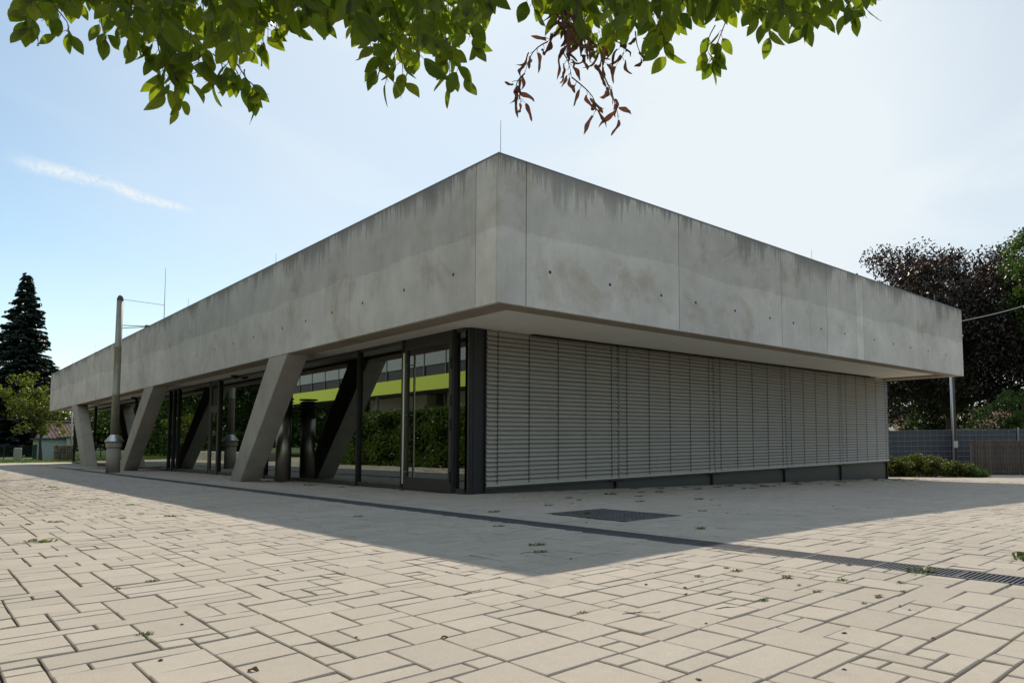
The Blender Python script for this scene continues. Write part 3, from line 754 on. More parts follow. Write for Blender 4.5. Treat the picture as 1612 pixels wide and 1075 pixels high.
def tree(name, label, base, trunk_h, trunk_r, c, rad, n, crad, per, size, leafm, seed, group=None, shell=.55, low=-1.0, limbs=9, bumps=.22, lean=(0, 0)):
    base = Vector(base)
    t = empty(name, base, label, 'tree', group)
    rr = random.Random(seed)
    tb = MB(); top = Vector((base.x+lean[0], base.y+lean[1], base.z+trunk_h))
    tb.tube([base-Vector((0, 0, .3)), base+Vector((0, 0, .3)), base.lerp(top, .5)+Vector((rr.uniform(-.1, .1), rr.uniform(-.1, .1), 0)), top], [trunk_r*1.5, trunk_r*1.05, trunk_r*.85, trunk_r*.6], 10)
    tb.build('trunk', m_bark, t, smooth=True)
    cp_ = clump_points(c, rad, n, seed, shell, low, bumps)
    lb = MB()
    for i in range(limbs):
        e = Vector(cp_[rr.randrange(len(cp_))]); s = base.lerp(top, rr.uniform(.6, 1.0))
        m_ = s.lerp(e, .5)+Vector((rr.uniform(-.3, .3), rr.uniform(-.3, .3), rr.uniform(0, .5)))
        lb.tube([s, m_, e], [trunk_r*.45, trunk_r*.25, trunk_r*.06], 6)
    lb.build('branch', m_bark, t, smooth=True)
    V_, F_ = leaf_cloud(cp_, crad*(.6+.8*np.random.RandomState(seed+1).rand(len(cp_))), per, size, seed+2)
    np_mesh('crown', V_, F_, leafm, t)
    return t
def shrub(name, label, base, rad, n, per, crad, size, leafm, seed, group=None, cat='shrub'):
    t = empty(name, base, label, cat, group)
    st = MB(); rr = random.Random(seed)
    c = (base[0], base[1], base[2]+rad[2]*.95)
    cp_ = clump_points(c, rad, n, seed, .4, -.9)
    cp_[:, 2] = np.maximum(cp_[:, 2], base[2]+.08)
    for i in range(7):
        e = cp_[rr.randrange(len(cp_))]
        st.tube([(base[0]+rr.uniform(-.1, .1), base[1]+rr.uniform(-.1, .1), base[2]-.05), tuple(e)], [.02, .006], 5)
    st.build('stem', m_bark, t)
    V_, F_ = leaf_cloud(cp_, crad, per, size, seed+2)
    np_mesh('foliage', V_, F_, leafm, t)
    return t

G = lambda x, y, d=-.05: (x, y, gzf(x, y)+d)
# right-hand background
tree('copper_beech', 'broad dark purple copper tree rising behind the right end of the fascia', G(43.0, 10.6), 4.5, .42,
     (43.0, 10.4, 7.3), (7.3, 7.6, 6.1), 560, 1.3, 270, .21, m_beech, 11, shell=.5, low=-.85, limbs=22, bumps=.16)
bt = at(1668, 735, 40)
tree('broadleaf_tree', 'tall fresh green tree at the right edge of the view beside the purple one', G(bt.x, bt.y), 6, .3,
     (bt.x, bt.y, 9.4), (2.9, 2.9, 4.6), 120, .85, 190, .2, m_green, 12, limbs=14)
tree('understorey_tree', 'small sunlit green tree in front of the dark trunks behind the slatted fence', G(33.6, 3.9), 1.2, .1,
     (33.4, 4.1, 1.5), (1.7, 1.7, 1.5), 46, .55, 90, .17, m_green, 13, limbs=8)
tree('garden_tree', 'dark green garden tree filling the gap under the purple tree behind the fence', G(49.5, 15.0), 1.4, .25,
     (49.5, 15.0, 2.9), (4.2, 4.2, 2.5), 60, 1.2, 90, .34, m_dkgreen, 14, limbs=8)
tree('garden_tree', 'dark bushy tree at the far right behind the wooden pickets', G(40.5, 1.0), 1.6, .2,
     (40.5, 1.0, 2.1), (3.6, 3.2, 2.6), 60, .9, 110, .26, m_dkgreen, 15, limbs=8)

def house(loc, rz, w, d, eave, ridge, roofc, wallc, label, skylight=False, group=None):
    t = empty('house', loc, label, 'house', group); t.rotation_euler.z = rz
    def tb(m_, name, mt, parent=None):
        o = m_.build(name, mt); o.parent = parent or t; return o
    w_ = MB(); w_.box(-w/2, -d/2, -.5, w/2, d/2, eave)
    for sx_ in (-1, 1):
        x0, x1 = (w/2-.2, w/2-.001) if sx_ > 0 else (-w/2+.001, -w/2+.2)
        w_.add([(x0, -d/2, eave), (x0, d/2, eave), (x0, 0, ridge-.05), (x1, -d/2, eave), (x1, d/2, eave), (x1, 0, ridge-.05)], [(0, 1, 2), (5, 4, 3), (0, 3, 4, 1), (1, 4, 5, 2), (2, 5, 3, 0)])
    tb(w_, 'wall', mat('render_wall', wallc, .9, var=.05))
    r_ = MB(); nrow = 15; o_ = .5
    for sy in (-1, 1):
        for k in range(nrow):
            f0, f1 = k/nrow, (k+1)/nrow
            ya, yb = sy*(d/2+o_)*(1-f0), sy*(d/2+o_)*(1-f1)
            hh = ridge-eave+.25
            za, zb = eave-.25+hh*f0+.05, eave-.25+hh*f1+.05
            nt_ = int((w+.8)/.3)
            for c in range(nt_):
                xa = -w/2-.4+(w+.8)*c/nt_; xb = -w/2-.4+(w+.8)*(c+1)/nt_
                r_.add([(xa, ya, za+.03), ((xa+xb)/2, ya, za+.085), (xb, ya, za+.03), (xb, yb, zb), ((xa+xb)/2, yb, zb+.05), (xa, yb, zb)],
                       [(0, 1, 4, 5), (1, 2, 3, 4)] if sy < 0 else [(5, 4, 1, 0), (4, 3, 2, 1)])
    r_.tube([(-w/2-.4, 0, ridge+.1), (w/2+.4, 0, ridge+.1)], .13, 8)
    rf_ = tb(r_, 'roof', tile_mat('roof_tile', roofc))
    c_ = MB(); c_.box(w*.22, .3, ridge-.8, w*.22+.55, .85, ridge+.7); tb(c_, 'chimney', mat('chimney_brick', (.2, .1, .07), .9, var=.15), rf_)
    if skylight:
        for xx in (-w*.12,):
            f0 = .38; yy = -(d/2+o_)*(1-f0); zz = eave-.25+(ridge-eave+.25)*f0+.12; sl2 = (ridge-eave+.25)/(d/2+o_)
            s_ = MB(); s_.hexa([(xx-.5, yy, zz), (xx+.5, yy, zz), (xx+.5, yy+1.0, zz+sl2), (xx-.5, yy+1.0, zz+sl2), (xx-.5, yy, zz+.1), (xx+.5, yy, zz+.1), (xx+.5, yy+1.0, zz+sl2+.1), (xx-.5, yy+1.0, zz+sl2+.1)])
            tb(s_, 'skylight', m_glass, rf_)
    for xx in (-w*.3, 0, w*.3):
        wi = MB(); wf = MB()
        wf.box(xx-.6, -d/2-.05, .8, xx+.6, -d/2+.02, 2.1); wi.box(xx-.5, -d/2-.07, .9, xx+.5, -d/2-.052, 2.0)
        f_o = tb(wf, 'window', mat('white_frame', (.7, .7, .68), .5)); tb(wi, 'pane', m_glass, f_o)
    return t
house((60.0, 16.4, -.75), R(-47), 13, 9, 1.5, 4.1, (.19, .085, .062), (.62, .58, .50), 'house with a red brown tiled roof half hidden behind purple tree and dark fence', skylight=True)

# privacy fence along the right
fA = Vector((16.9, 8.75)); fd = Vector((.683, -.730)).normalized(); fn = Vector((-fd.y, fd.x)); fL = 21.0
t = empty('privacy_fence', (fA.x, fA.y, -.5), 'dark slate coloured screened mesh fence running behind the low bushes', 'fence')
ms_ = MB(); wr = MB(); ps = MB(); ztop = 1.10
def along(s, off=0.0): p = fA+fd*s+fn*off; return p
nseg = 42
m_mat_ = mat('woven_screen', (.040, .050, .066), .55, var=.12, nscale=5)
for k in range(nseg):     # strips woven through the mesh, each slightly bowed
    for j in range(9):
        a, b = along(k*fL/nseg), along((k+1)*fL/nseg); z0 = -.72+j*.2; z1 = z0+.19
        off = .012*((k+j) % 2)
        ms_.add([((a+fn*off).x, (a+fn*off).y, z0), ((b+fn*(.012-off)).x, (b+fn*(.012-off)).y, z0), ((b+fn*(.012-off)).x, (b+fn*(.012-off)).y, z1), ((a+fn*off).x, (a+fn*off).y, z1)], [(0, 1, 2, 3)])
ms_.build('screen', m_mat_, t)
bk = MB(); a, b = along(0, .03), along(fL, .03); bk.add([(a.x, a.y, -.8), (b.x, b.y, -.8), (b.x, b.y, ztop-.03), (a.x, a.y, ztop-.03)], [(0, 1, 2, 3)]); bk.build('backing_screen', m_mat_, t)
for j in range(10):
    a, b = along(0, -.02), along(fL, -.02); z = -.72+j*.2
    wr.tube([(a.x, a.y, z), (b.x, b.y, z)], .006, 5)
for k in range(int(fL/.25)):
    a = along(k*.25, -.014); wr.tube([(a.x, a.y, -.75), (a.x, a.y, ztop)], .0025, 4)
wr.build('wire', m_galv, t)
for k in range(9):
    a = along(.6+k*2.5, -.05); p_ = MB(); p_.box(a.x-.03, a.y-.03, -.8, a.x+.03, a.y+.03, ztop+.06); p_.build('post', m_galv, t)
# wooden pickets at the right edge
pA = Vector((21.35, 1.75))
t = empty('picket_fence', (pA.x, pA.y, -.6), 'old brown wooden picket fence at the right edge standing in front of the dark screen', 'fence')
m_wood = mat('weathered_wood', (.070, .055, .041), .85, var=.25, nscale=6, bump=.4, bscale=40, island=.3)
pk = MB(); rl = MB(); rr = random.Random(5)
for k in range(44):
    p = pA+fd*(k*.105); h = .68+rr.uniform(-.03, .03)
    q = [p, p+fd*.062, p+fd*.062+fn*.02, p+fn*.02]
    pk.hexa([(a.x, a.y, -.52) for a in q]+[(a.x, a.y, h) for a in q])
pk.build('picket', m_wood, t)
for z in (-.25, .42):
    q = [pA+fn*.022, pA+fd*4.7+fn*.022, pA+fd*4.7+fn*.06, pA+fn*.06]
    rl.hexa([(a.x, a.y, z) for a in q]+[(a.x, a.y, z+.08) for a in q])
rl.build('rail', m_wood, t)
for s in (0.0, 2.3, 4.6):
    p = pA+fd*s+fn*.062; q = [p, p+fd*.09, p+fd*.09+fn*.09, p+fn*.09]; b_ = MB()
    b_.hexa([(a.x, a.y, -.75) for a in q]+[(a.x, a.y, .62) for a in q]); b_.build('post', m_wood, t)
# galvanised post with a small box, a wooden pole behind
px_, py_ = 21.45, 2.45
t = empty('lamp_post', (px_, py_, -.6), 'slim galvanised post with a small pale box at head height behind the right corner', 'post')
q = MB(); q.tube([(px_, py_, -.7), (px_, py_, 4.3)], .045, 12); q.build('pole', m_galv, t, smooth=True)
q = MB(); q.bevbox(px_-.10, py_-.16, .42, px_+.06, py_-.04, .66, .02); q.build('switch_box', mat('pale_box', (.5, .48, .42), .5), t)
q = MB(); q.tube([(px_, py_, 4.25), (px_-.25, py_-.3, 4.45), (px_-.6, py_-.7, 4.45)], [.04, .035, .03], 10); q.build('arm', m_galv, t)
q = MB(); q.tube([(22.05, 2.65, -.8), (22.1, 2.62, 4.9)], [.085, .07], 12)
tag(q.build('wooden_pole', m_wood, None, smooth=True), 'dark wooden pole just behind the slim galvanised post', 'pole')
# span wire from the corner of the roof to a mast outside the view
e = at(1700, 451, 20.0)
pts = []
s0 = Vector((15.9, .30, 4.17))
for k in range(13):
    f_ = k/12; p = s0.lerp(e, f_); p.z -= .10*math.sin(math.pi*f_); pts.append(p)
q = MB(); q.tube(pts, .013, 6)
tag(q.build('cable', m_galv), 'thin pale cable stretched from the far right corner of the fascia out of view', 'cable')
q = MB(); q.tube([(e.x, e.y, -.8), (e.x, e.y, e.z+.4)], [.09, .06], 14)
tag(q.build('cable_mast', m_galv, None, smooth=True), 'steel mast beyond the right edge that holds the cable', 'mast')
# low bushes along the fence
rr = random.Random(9)
bush_labels = ['low yellow green bush nearest the blinds at the foot of the dark fence', 'second low bush from the blinds along the dark fence', 'broad low bush in the middle of the row by the fence',
               'low bush left of the slim galvanised post', 'small bush right of the slim galvanised post', 'last low bush of the row beside the wooden pickets']
for i, (u, rx_, rz_) in enumerate(((1392, .75, .34), (1418, .72, .36), (1443, .75, .42), (1470, .72, .38), (1502, .50, .33), (1527, .55, .24))):
    p = at(u, 742, 24.6)
    shrub('low_shrub', bush_labels[i], (p.x, p.y, gzf(p.x, p.y)-.05), (rx_, rx_, rz_), 34, 110, .20, .075, m_bush if i != 5 else m_green, 60+i, 'low bushes along the dark fence')
for i, u in enumerate((1365, 1340)):
    p = at(u, 742, 24.6)
    shrub('low_shrub', 'low bush hidden behind the end of the blinds, number %s from the corner' % ('one', 'two')[i], (p.x, p.y, gzf(p.x, p.y)-.05), (.7, .7, .45), 30, 90, .22, .09, m_yelgreen, 70+i, 'low bushes along the dark fence')

# left-hand background
def spruce(base, h, r0, seed, label):
    base = Vector(base); t = empty('spruce', base, label, 'tree'); rr = random.Random(seed); rs = np.random.RandomState(seed)
    tb = MB(); tb.tube([base-Vector((0, 0, .3)), base+Vector((0, 0, h*.97))], [.38, .03], 8); tb.build('trunk', m_bark, t, smooth=True)
    VV = []; br = MB()
    nl = 84
    for i in range(nl):
        f = i/nl; z = base.z+.6+(h-.6)*f
        R_ = r0*(1-f)**.82*(.92+.16*rr.random())+.12*(1-f)
        nb_ = max(5, int(15*(1-f)+5))
        for k in range(nb_):
            az = rr.uniform(0, 6.283); L = R_*rr.uniform(.72, 1.12); droop = .30*L*rr.uniform(.5, 1.1)
            d = np.array([math.cos(az), math.sin(az), 0]); side = np.array([-d[1], d[0], 0])
            o = np.array([base.x, base.y, z+rr.uniform(-.22, .22)])
            ns_ = int(8+12*L)
            for q in range(ns_):
                s = (.15+.85*(q+rr.random())/ns_); p = o+d*L*s+np.array([0, 0, -droop*s*s+.12*L*s*s*s])
                for sg in (-1, 1):
                    ln = (.30+.25*(1-s))*(.7+.6*rr.random()); w = .10
                    tip = p+side*sg*ln*rr.uniform(.3, 1.0)+d*ln*.6+np.array([0, 0, -ln*rr.uniform(.25, .8)])
                    a2 = np.cross(tip-p, [rr.uniform(-1, 1), rr.uniform(-1, 1), rr.uniform(-.3, 1)]); a2 = a2/(np.linalg.norm(a2)+1e-6)*w
                    VV += [p-a2*.4, p+a2*.4, (p+tip)/2+a2, tip, (p+tip)/2-a2]
    V_ = np.array(VV); n_ = len(V_)//5
    F_ = np.arange(5*n_).reshape(-1, 5)
    np_mesh('crown', V_, F_, m_needle, t)
spruce((3.0, 93.0, -.35), 19.6, 4.8, 3, 'tall dark conical spruce at the left edge of the view')
tree('young_tree', 'small yellow green tree with layered branches in front of the dark spruce', G(1.5, 58.9), 2.6, .09,
     (1.35, 58.9, 3.4), (2.2, 2.2, 2.4), 62, .5, 66, .19, m_yelgreen, 21, shell=.3, low=-.75, limbs=40, bumps=.5)
for i, (x, y, c_, r_, lab, mm) in enumerate((
    (10, 112, (10, 112, 2.6), (7, 5, 3.4), 'dark green tree behind the shed left of the pavilion', m_dkgreen),
    (-2.5, 104, (-2.5, 104, 2.2), (6, 4, 3.0), 'dark bushy tree at the foot of the spruce', m_dkgreen),
    (17, 92, (17, 92, 3.2), (6, 5, 3.8), 'green tree hidden behind the far left end of the pavilion', m_green))):
    tree('background_tree', lab, G(x, y), 1.6, .25, c_, r_, 60, 1.2, 80, .4, mm, 80+i, limbs=8)
# pale green shed with a dark roof edge
t = empty('shed', (6.0, 68.6, -.45), 'long low pale turquoise shed with a dark flat roof edge behind the young tree', 'shed')
w_ = MB(); w_.box(2.3, 68.0, -.6, 3.9, 72.5, 1.25); w_.box(3.9, 66.6, -.6, 11, 72.5, 1.36)
w_.build('wall', mat('turquoise_render', (.50, .57, .53), .85, var=.06), t)
w_ = MB(); w_.box(2.1, 67.8, 1.252, 3.88, 72.6, 1.36); w_.box(3.8, 66.4, 1.365, 11.2, 72.6, 1.47); w_.build('roof', mat('dark_roof_edge', (.07, .065, .06), .7), t)
w_ = MB(); w_.box(5.2, 66.57, -.5, 6.1, 66.598, 1.1); w_.build('door', mat('shed_door', (.12, .2, .2), .6), t)
house((7.5, 86.5, -.5), R(8), 6.5, 6, 2.0, 3.5, (.13, .06, .07), (.72, .70, .68), 'white house with a dull purple red roof behind the turquoise shed')
# gabion block, fence, slab, posts
def gabion(c, w, d, h):
    t = empty('gabion', c, 'wire gabion basket filled with brown stones at the far left end of the pavilion', 'gabion'); rr = random.Random(2)
    s = MB()
    for i in range(int(w/.115)):
        for j in range(int(h/.1)):
            for side in (0, 1, 2):
                if side == 0: p = (c[0]-w/2+(i+.5)*.115, c[1]-d/2, c[2]+(j+.5)*.1)
                elif side == 1: p = (c[0]-w/2, c[1]-d/2+(i+.5)*d/int(w/.115), c[2]+(j+.5)*.1)
                elif j == int(h/.1)-1: p = (c[0]-w/2+(i+.5)*.115, c[1]+rr.uniform(-d/2, d/2), c[2]+(j+.5)*.1)
                else: continue
                r_ = rr.uniform(.055, .08); vs = []
                pr = [(0, 0, -1), (1, 0, 0), (0, 1, 0), (-1, 0, 0), (0, -1, 0), (0, 0, 1)]
                for q in pr: vs.append(tuple(p[a]+q[a]*r_*rr.uniform(.75, 1.25) for a in range(3)))
                s.add(vs, [(0, 2, 1), (0, 3, 2), (0, 4, 3), (0, 1, 4), (5, 1, 2), (5, 2, 3), (5, 3, 4), (5, 4, 1)])
    s.box(c[0]-w/2+.03, c[1]-d/2+.03, c[2]-.05, c[0]+w/2-.03, c[1]+d/2-.03, c[2]+h-.05)
    s.build('stone_fill', mat('gabion_stone', (.24, .175, .105), .9, var=.2, nscale=9, island=.5), t)
    b_ = MB(); e = .085
    for z in np.arange(0, h+.01, .2): b_.tube([(c[0]-w/2-e, c[1]-d/2-e, c[2]+z), (c[0]+w/2+e, c[1]-d/2-e, c[2]+z)], .006, 4); b_.tube([(c[0]-w/2-e, c[1]-d/2-e, c[2]+z), (c[0]-w/2-e, c[1]+d/2+e, c[2]+z)], .006, 4)
    for x in np.arange(-w/2-e, w/2+e+.01, .2): b_.tube([(c[0]+x, c[1]-d/2-e, c[2]), (c[0]+x, c[1]-d/2-e, c[2]+h+.05)], .006, 4)
    b_.build('wire_basket', m_galv, t)
gabion((2.45, 55.2, -.42), 1.12, .8, 1.22)
m_gfence = mat('green_fence_paint', (.02, .05, .035), .5, .2)
t = empty('mesh_fence', (0.5, 66.5, -.4), 'dark green wire mesh fence on the lawn at the left edge', 'fence')
ps = MB(); wr = MB()
for k in range(8):
    x = -5.0+k*1.02; b_ = MB(); b_.box(x-.035, 66.5-.035, -.6, x+.035, 66.5+.035, .85); b_.build('post', m_gfence, t)
b_ = MB(); b_.box(1.72, 65.9, -.6, 1.95, 66.1, .84); b_.build('gate_post', m_gfence, t)
for z in np.arange(-.3, .85, .12): wr.tube([(-5, 66.5, z), (2.1, 66.5, z)], .008, 4)
for x in np.arange(-5, 2.1, .1): wr.tube([(x, 66.5, -.4), (x, 66.5, .82)], .006, 4)
wr.build('mesh', m_gfence, t)
b_ = MB(); b_.bevbox(.36, 62.7, -.5, .82, 62.85, .62, .06)
tag(b_.build('stone_slab', m_kerb), 'upright pale stone slab on the lawn before the green mesh fence', 'stone')
b_ = MB(); b_.tube([(2.98, 57.3, -.5), (2.9, 57.2, 3.2)], .05, 10)
tag(b_.build('steel_post', m_galv, None, smooth=True), 'thin grey post behind the stone filled gabion', 'post')
b_ = MB(); b_.bevbox(2.62, 51.78, -.4, 2.78, 51.94, .35, .01)
tag(b_.build('bollard', mat('rust_post', (.12, .05, .03), .8, var=.2)), 'short rust brown bollard beside the farthest slanted column', 'bollard')
# lawn blades along the edge of the paving
rs = np.random.RandomState(17); n_ = 16000
gxp = rs.uniform(-14, 10, n_); gyp = 44.6+rs.rand(n_)**1.6*20
Pz = gz(gxp, gyp)-.05; an = rs.rand(n_)*6.28; hh = rs.uniform(.05, .16, n_)
P0 = np.stack([gxp, gyp, Pz], -1); dx = np.stack([np.cos(an), np.sin(an), 0*an], -1)*.012
tip = P0+np.stack([np.sin(an)*.05, np.cos(an)*.05, hh], -1)
V_ = np.stack([P0-dx, P0+dx, tip], 1).reshape(-1, 3)
tag(np_mesh('grass', V_, np.arange(3*n_).reshape(-1, 3), m_weed), kind='stuff')

# ------------------------------------------------------------------ across the forecourt (seen in the glass)
LXF = -9.4                                   # facade plane of the storey that juts out
t = empty('school_building', (-15, 24, 0), 'building with a lime green band and grey shaded windows mirrored in the glass front', 'building')
y0_, y1_ = -6.0, 42.0
q = MB(); q.box(-22, y0_, 3.22, LXF-.06, y1_, 7.0); q.build('upper_storey', mat('dark_facade', (.045, .048, .055), .6), t)
q = MB(); q.box(LXF-.06, y0_-.02, 3.20, LXF, y1_+.02, 3.86); q.box(-22, y1_+.001, 3.20, LXF-.061, y1_+.04, 3.86); q.build('lime_band', mat('lime_panel', (.70, .84, .10), .55, var=.03), t)
wv = MB(); fv = MB(); y = y0_+.05
while y < y1_-1:
    wv.box(LXF-.05, y+.03, 4.36, LXF-.03, y+1.90, 5.55); fv.box(LXF-.055, y-.03, 3.88, LXF-.005, y+.03, 5.62); y += 1.93
wv.build('window_blind', mat('grey_roller_blind', (.36, .40, .42), .7, var=.05), t); fv.build('mullion', mat('grey_mullion', (.2, .22, .23), .5, .4), t)
q = MB(); q.box(LXF-.06, y0_, 5.62, LXF+.25, y1_, 7.05); q.build('attic_band', mat('grey_attic', (.30, .29, .27), .8), t)
q = MB()
for a, b in ((-5.5, 6), (8.5, 15.0), (20.4, 24.0), (26.0, 32.5)): q.box(-21, a, -.3, -11.2, b, 3.215)
q.build('lower_wall', mat('cream_render', (.60, .57, .47), .85, var=.05), t)
q = MB()
for a, b in ((6, 8.5), (15.0, 20.4), (24.0, 26.0), (32.5, 36.5)): q.box(-11.75, a+.004, -.3, -11.7, b-.004, 3.21)
q.build('shop_glass', m_glass, t)
q = MB(); 
for y in (6.0, 7.2, 8.5, 15.2, 16.5, 17.8, 19.1, 20.2, 24.1, 25.0, 25.9, 32.6, 33.5, 34.5, 35.5, 36.4): q.box(-11.69, y-.03, -.3, -11.62, y+.03, 3.2)
q.build('glazing_bar', mat('pale_frame', (.5, .5, .48), .5), t)
q = MB()
for y in (12, 18.5, 29.5, 35): q.tube([(-10.2, y, -.3), (-10.2, y, 3.22)], .09, 14)
q.build('pillar', m_galv, t)

def hedge(name, label, x0, x1, y0, y1, h, n, size, m_, seed):
    cx0, cy0 = (x0+x1)/2, (y0+y1)/2
    t = empty(name, (cx0, cy0, gzf(cx0, cy0)), label, 'hedge'); rs = np.random.RandomState(seed)
    P = np.stack([rs.uniform(x0, x1, n), rs.uniform(y0, y1, n), rs.uniform(0, h, n)], -1)
    face = rs.rand(n)
    P[:, 0] = np.where(face < .55, x1-rs.rand(n)**2*.22, P[:, 0]); P[:, 2] = np.where(face > .82, h-rs.rand(n)**2*.2+rs.normal(0, .06, n), P[:, 2])
    P[:, 0] += .06*np.sin(P[:, 1]*3.1)+.05*np.sin(P[:, 2]*6+P[:, 1])
    P[:, 2] += gz(P[:, 0], P[:, 1])
    V_, F_ = leaf_cloud(P, .03, 2, size, seed+1, aspect=1.9)
    np_mesh('foliage', V_, F_, m_, t)
    q = MB(); q.box(x0+.3, y0+.25, gzf(x0, y0)-.2, x1-.3, y1-.25, gzf(x0, y0)+h-.3); q.build('inner_twigs', mat('hedge_twigs', (.018, .018, .010), .95), t)
hedge('clipped_hedge', 'clipped green hedge opposite the glass front, mirrored in the door and its neighbouring panes', -5.6, -4.35, 5.0, 20.6, 1.85, 26000, .12, m_hedge, 31)
q = MB(); q.bevbox(-5.2, 29.5, -.4, -4.3, 42.0, .36, .02)
tag(q.build('low_wall', m_conc_low), 'low concrete planter wall across the forecourt, mirrored in the glass between the slanted columns', 'wall')
hedge('loose_hedge', 'loose low hedge behind the planter wall, mirrored in the glass', -9.0, -7.6, 44, 70, 1.6, 9000, .22, m_dkgreen, 33)
for i, (x, y, h, r_, lab, mm) in enumerate((
    (-10.5, 50, 9, 4.2, 'dense green tree beyond the lime banded building, mirrored in the glass', m_dkgreen),
    (-9.5, 60, 10, 4.5, 'tall green tree in the middle of the mirrored row', m_green),
    (-11, 71, 11, 5, 'dark tree mirrored between the second and third slanted column', m_dkgreen),
    (-9.5, 84, 11, 5, 'green tree mirrored at the left end of the glass', m_green),
    (-12.5, 98, 12, 6, 'farthest dark tree of the mirrored row', m_dkgreen),
    (-17, 47, 9, 4.5, 'dark tree standing behind the open end of the lime banded building', m_dkgreen),
    (-19, 62, 12, 5.5, 'big dark tree at the back of the mirrored row', m_dkgreen),
    (-5.5, 47.5, 3.2, 1.3, 'small yellow green tree beyond the planter wall, mirrored in the glass', m_yelgreen))):
    tree('forecourt_tree', lab, G(x, y), h*.3, r_*.05, (x, y, h*.56), (r_, r_, h*.46), 90 if r_ > 2 else 20, r_*.26, 110, .3 if r_ > 2 else .13, mm, 90+i, 'trees across the forecourt', limbs=8)

rs = np.random.RandomState(5)
cw = []
for k in range(1500):
    if k < 1100: x, y = -48+rs.normal(0, 4), rs.uniform(0, 190)
    else: x, y = rs.uniform(-46, -4), 150+rs.normal(0, 5)
    cw.append((x, y, rs.rand()**.8*(8+2.5*math.sin(y*.13+x*.1))))
V_, F_ = leaf_cloud(cw, 2.4, 70, .75, 6)
tag(np_mesh('far_wood', V_, F_, m_dkgreen), kind='stuff')

# ------------------------------------------------------------------ the cherry tree overhead
def leaf_shape(mb, base, axis, nrm, L, W, fold, curl, wav, rr):
    axis = axis.normalized(); side = axis.cross(nrm).normalized(); nrm = side.cross(axis).normalized()
    st = (0, .10, .24, .40, .56, .72, .86, .95, 1.0)
    wd = (.06, .52, .86, 1.0, .95, .74, .42, .17, .0)
    vs = []; fs = []; uv = []
    for i, (s, w) in enumerate(zip(st, wd)):
        c = base + axis*(L*s) + nrm*(-curl*L*s*s)
        hw = W*.5*w
        for k, o in enumerate((-1, -.5, 0, .5, 1)):
            off = side*(o*hw) + nrm*(abs(o)*hw*fold + wav*W*math.sin(7*s+o*2.0+W*900)*abs(o))
            vs.append(c+off); uv.append((o, s))
    for i in range(len(st)-1):
        for k in range(4): fs.append((i*5+k, i*5+k+1, (i+1)*5+k+1, (i+1)*5+k))
    b = len(mb.v); mb.add(vs, fs); mb.uv += uv
def dead_leaf(mb, base, axis, nrm, L, W, rr):
    axis = axis.normalized(); side = axis.cross(nrm).normalized(); nrm = side.cross(axis).normalized()
    vs = []; fs = []; n_ = 9; tw = rr.uniform(-1.6, 1.6); cu = rr.uniform(-.5, .5)
    for i in range(n_):
        s = i/(n_-1); w = W*(math.sin(math.pi*min(1, .12+s*.88))**.7)*.5*(1+.25*math.sin(9*s+L*200))
        ph = tw*s; sd = side*math.cos(ph)+nrm*math.sin(ph); nn = nrm*math.cos(ph)-side*math.sin(ph)
        c = base+axis*(L*s)+side*(cu*L*s*s)+nrm*(.12*L*math.sin(5*s+tw))
        for o in (-1, -.55, 0, .55, 1):
            a = o*1.9
            vs.append(c+sd*(math.sin(a)*w*.62)+nn*((1-math.cos(a))*w*.55))
    for i in range(n_-1):
        for k in range(4): fs.append((i*5+k, i*5+k+1, (i+1)*5+k+1, (i+1)*5+k))
    mb.add(vs, fs)
tb_ = Vector((-8.6, -7.9, gzf(-8.6, -7.9)))
cherry = empty('cherry_tree', tb_, 'leafy tree whose hanging branches cross the top of the view, some leaves withered brown', 'tree')
rr = random.Random(77)
trk = MB(); crown0 = tb_+Vector((.15, .1, 2.6))
trk.tube([tb_-Vector((0, 0, .3)), tb_+Vector((0, 0, .25)), tb_+Vector((.1, 0, 1.3)), crown0], [.20, .145, .125, .11], 14)
trk.build('trunk', m_bark, cherry, smooth=True)
bark2 = mat('twig_bark', (.055, .042, .036), .8, var=.2, nscale=30)
lf = MB(); lf.uv = []; tw = MB(); dd = MB(); limb = MB()
prof = [(10, -60), (22, 0), (45, 55), (62, 74), (90, 72), (125, 42), (155, 35), (168, 78), (205, 90), (232, 100), (255, 104), (300, 104), (335, 112), (370, 128), (405, 128), (432, 98), (470, 76), (540, 70), (572, 82), (592, 100), (620, 128), (655, 150), (688, 120), (712, 116), (735, 100), (765, 72), (786, 42), (797, -30), (824, -25), (836, 25), (868, 55), (900, 82), (955, 112), (990, 84), (1040, 96), (1072, 70), (1110, 56), (1160, 56), (1205, 72), (1262, 66), (1300, 56), (1345, 52), (1366, 20), (1378, -20), (1400, -60)]
PU = [a for a, b in prof]; PV = [b for a, b in prof]
low = lambda u: float(np.interp(u, PU, PV))
def hang(rr, sp=.45):
    return Vector((rr.gauss(0, sp), rr.gauss(0, sp), -1)).normalized()
view = Vector((.70, .68, .2))
def put_leaf(p, rr, L=None, sp=.42, brown=False, away=None):
    L = L or rr.uniform(.068, .102); ax = hang(rr, sp)
    if away is not None: ax = (ax+away*.55).normalized()
    stem = p+ax*.018+Vector((rr.gauss(0, .006), rr.gauss(0, .006), 0))
    nrm = view*(1 if rr.random() < .5 else -1)*rr.uniform(.3, 1.2)+Vector((rr.gauss(0, .55), rr.gauss(0, .55), rr.gauss(0, .35)))
    tw.tube([p, p.lerp(stem, .5)+Vector((0, 0, .002)), stem], [.0013, .001, .0009], 4, cap=False)
    if brown: dead_leaf(dd, stem, ax, nrm, L*rr.uniform(.40, .85), .024*rr.uniform(.6, 1.15), rr)
    else: leaf_shape(lf, stem, ax, nrm, L, L*rr.uniform(.46, .58), rr.uniform(.1, .4), rr.uniform(-.12, .28), rr.uniform(0, .06), rr)
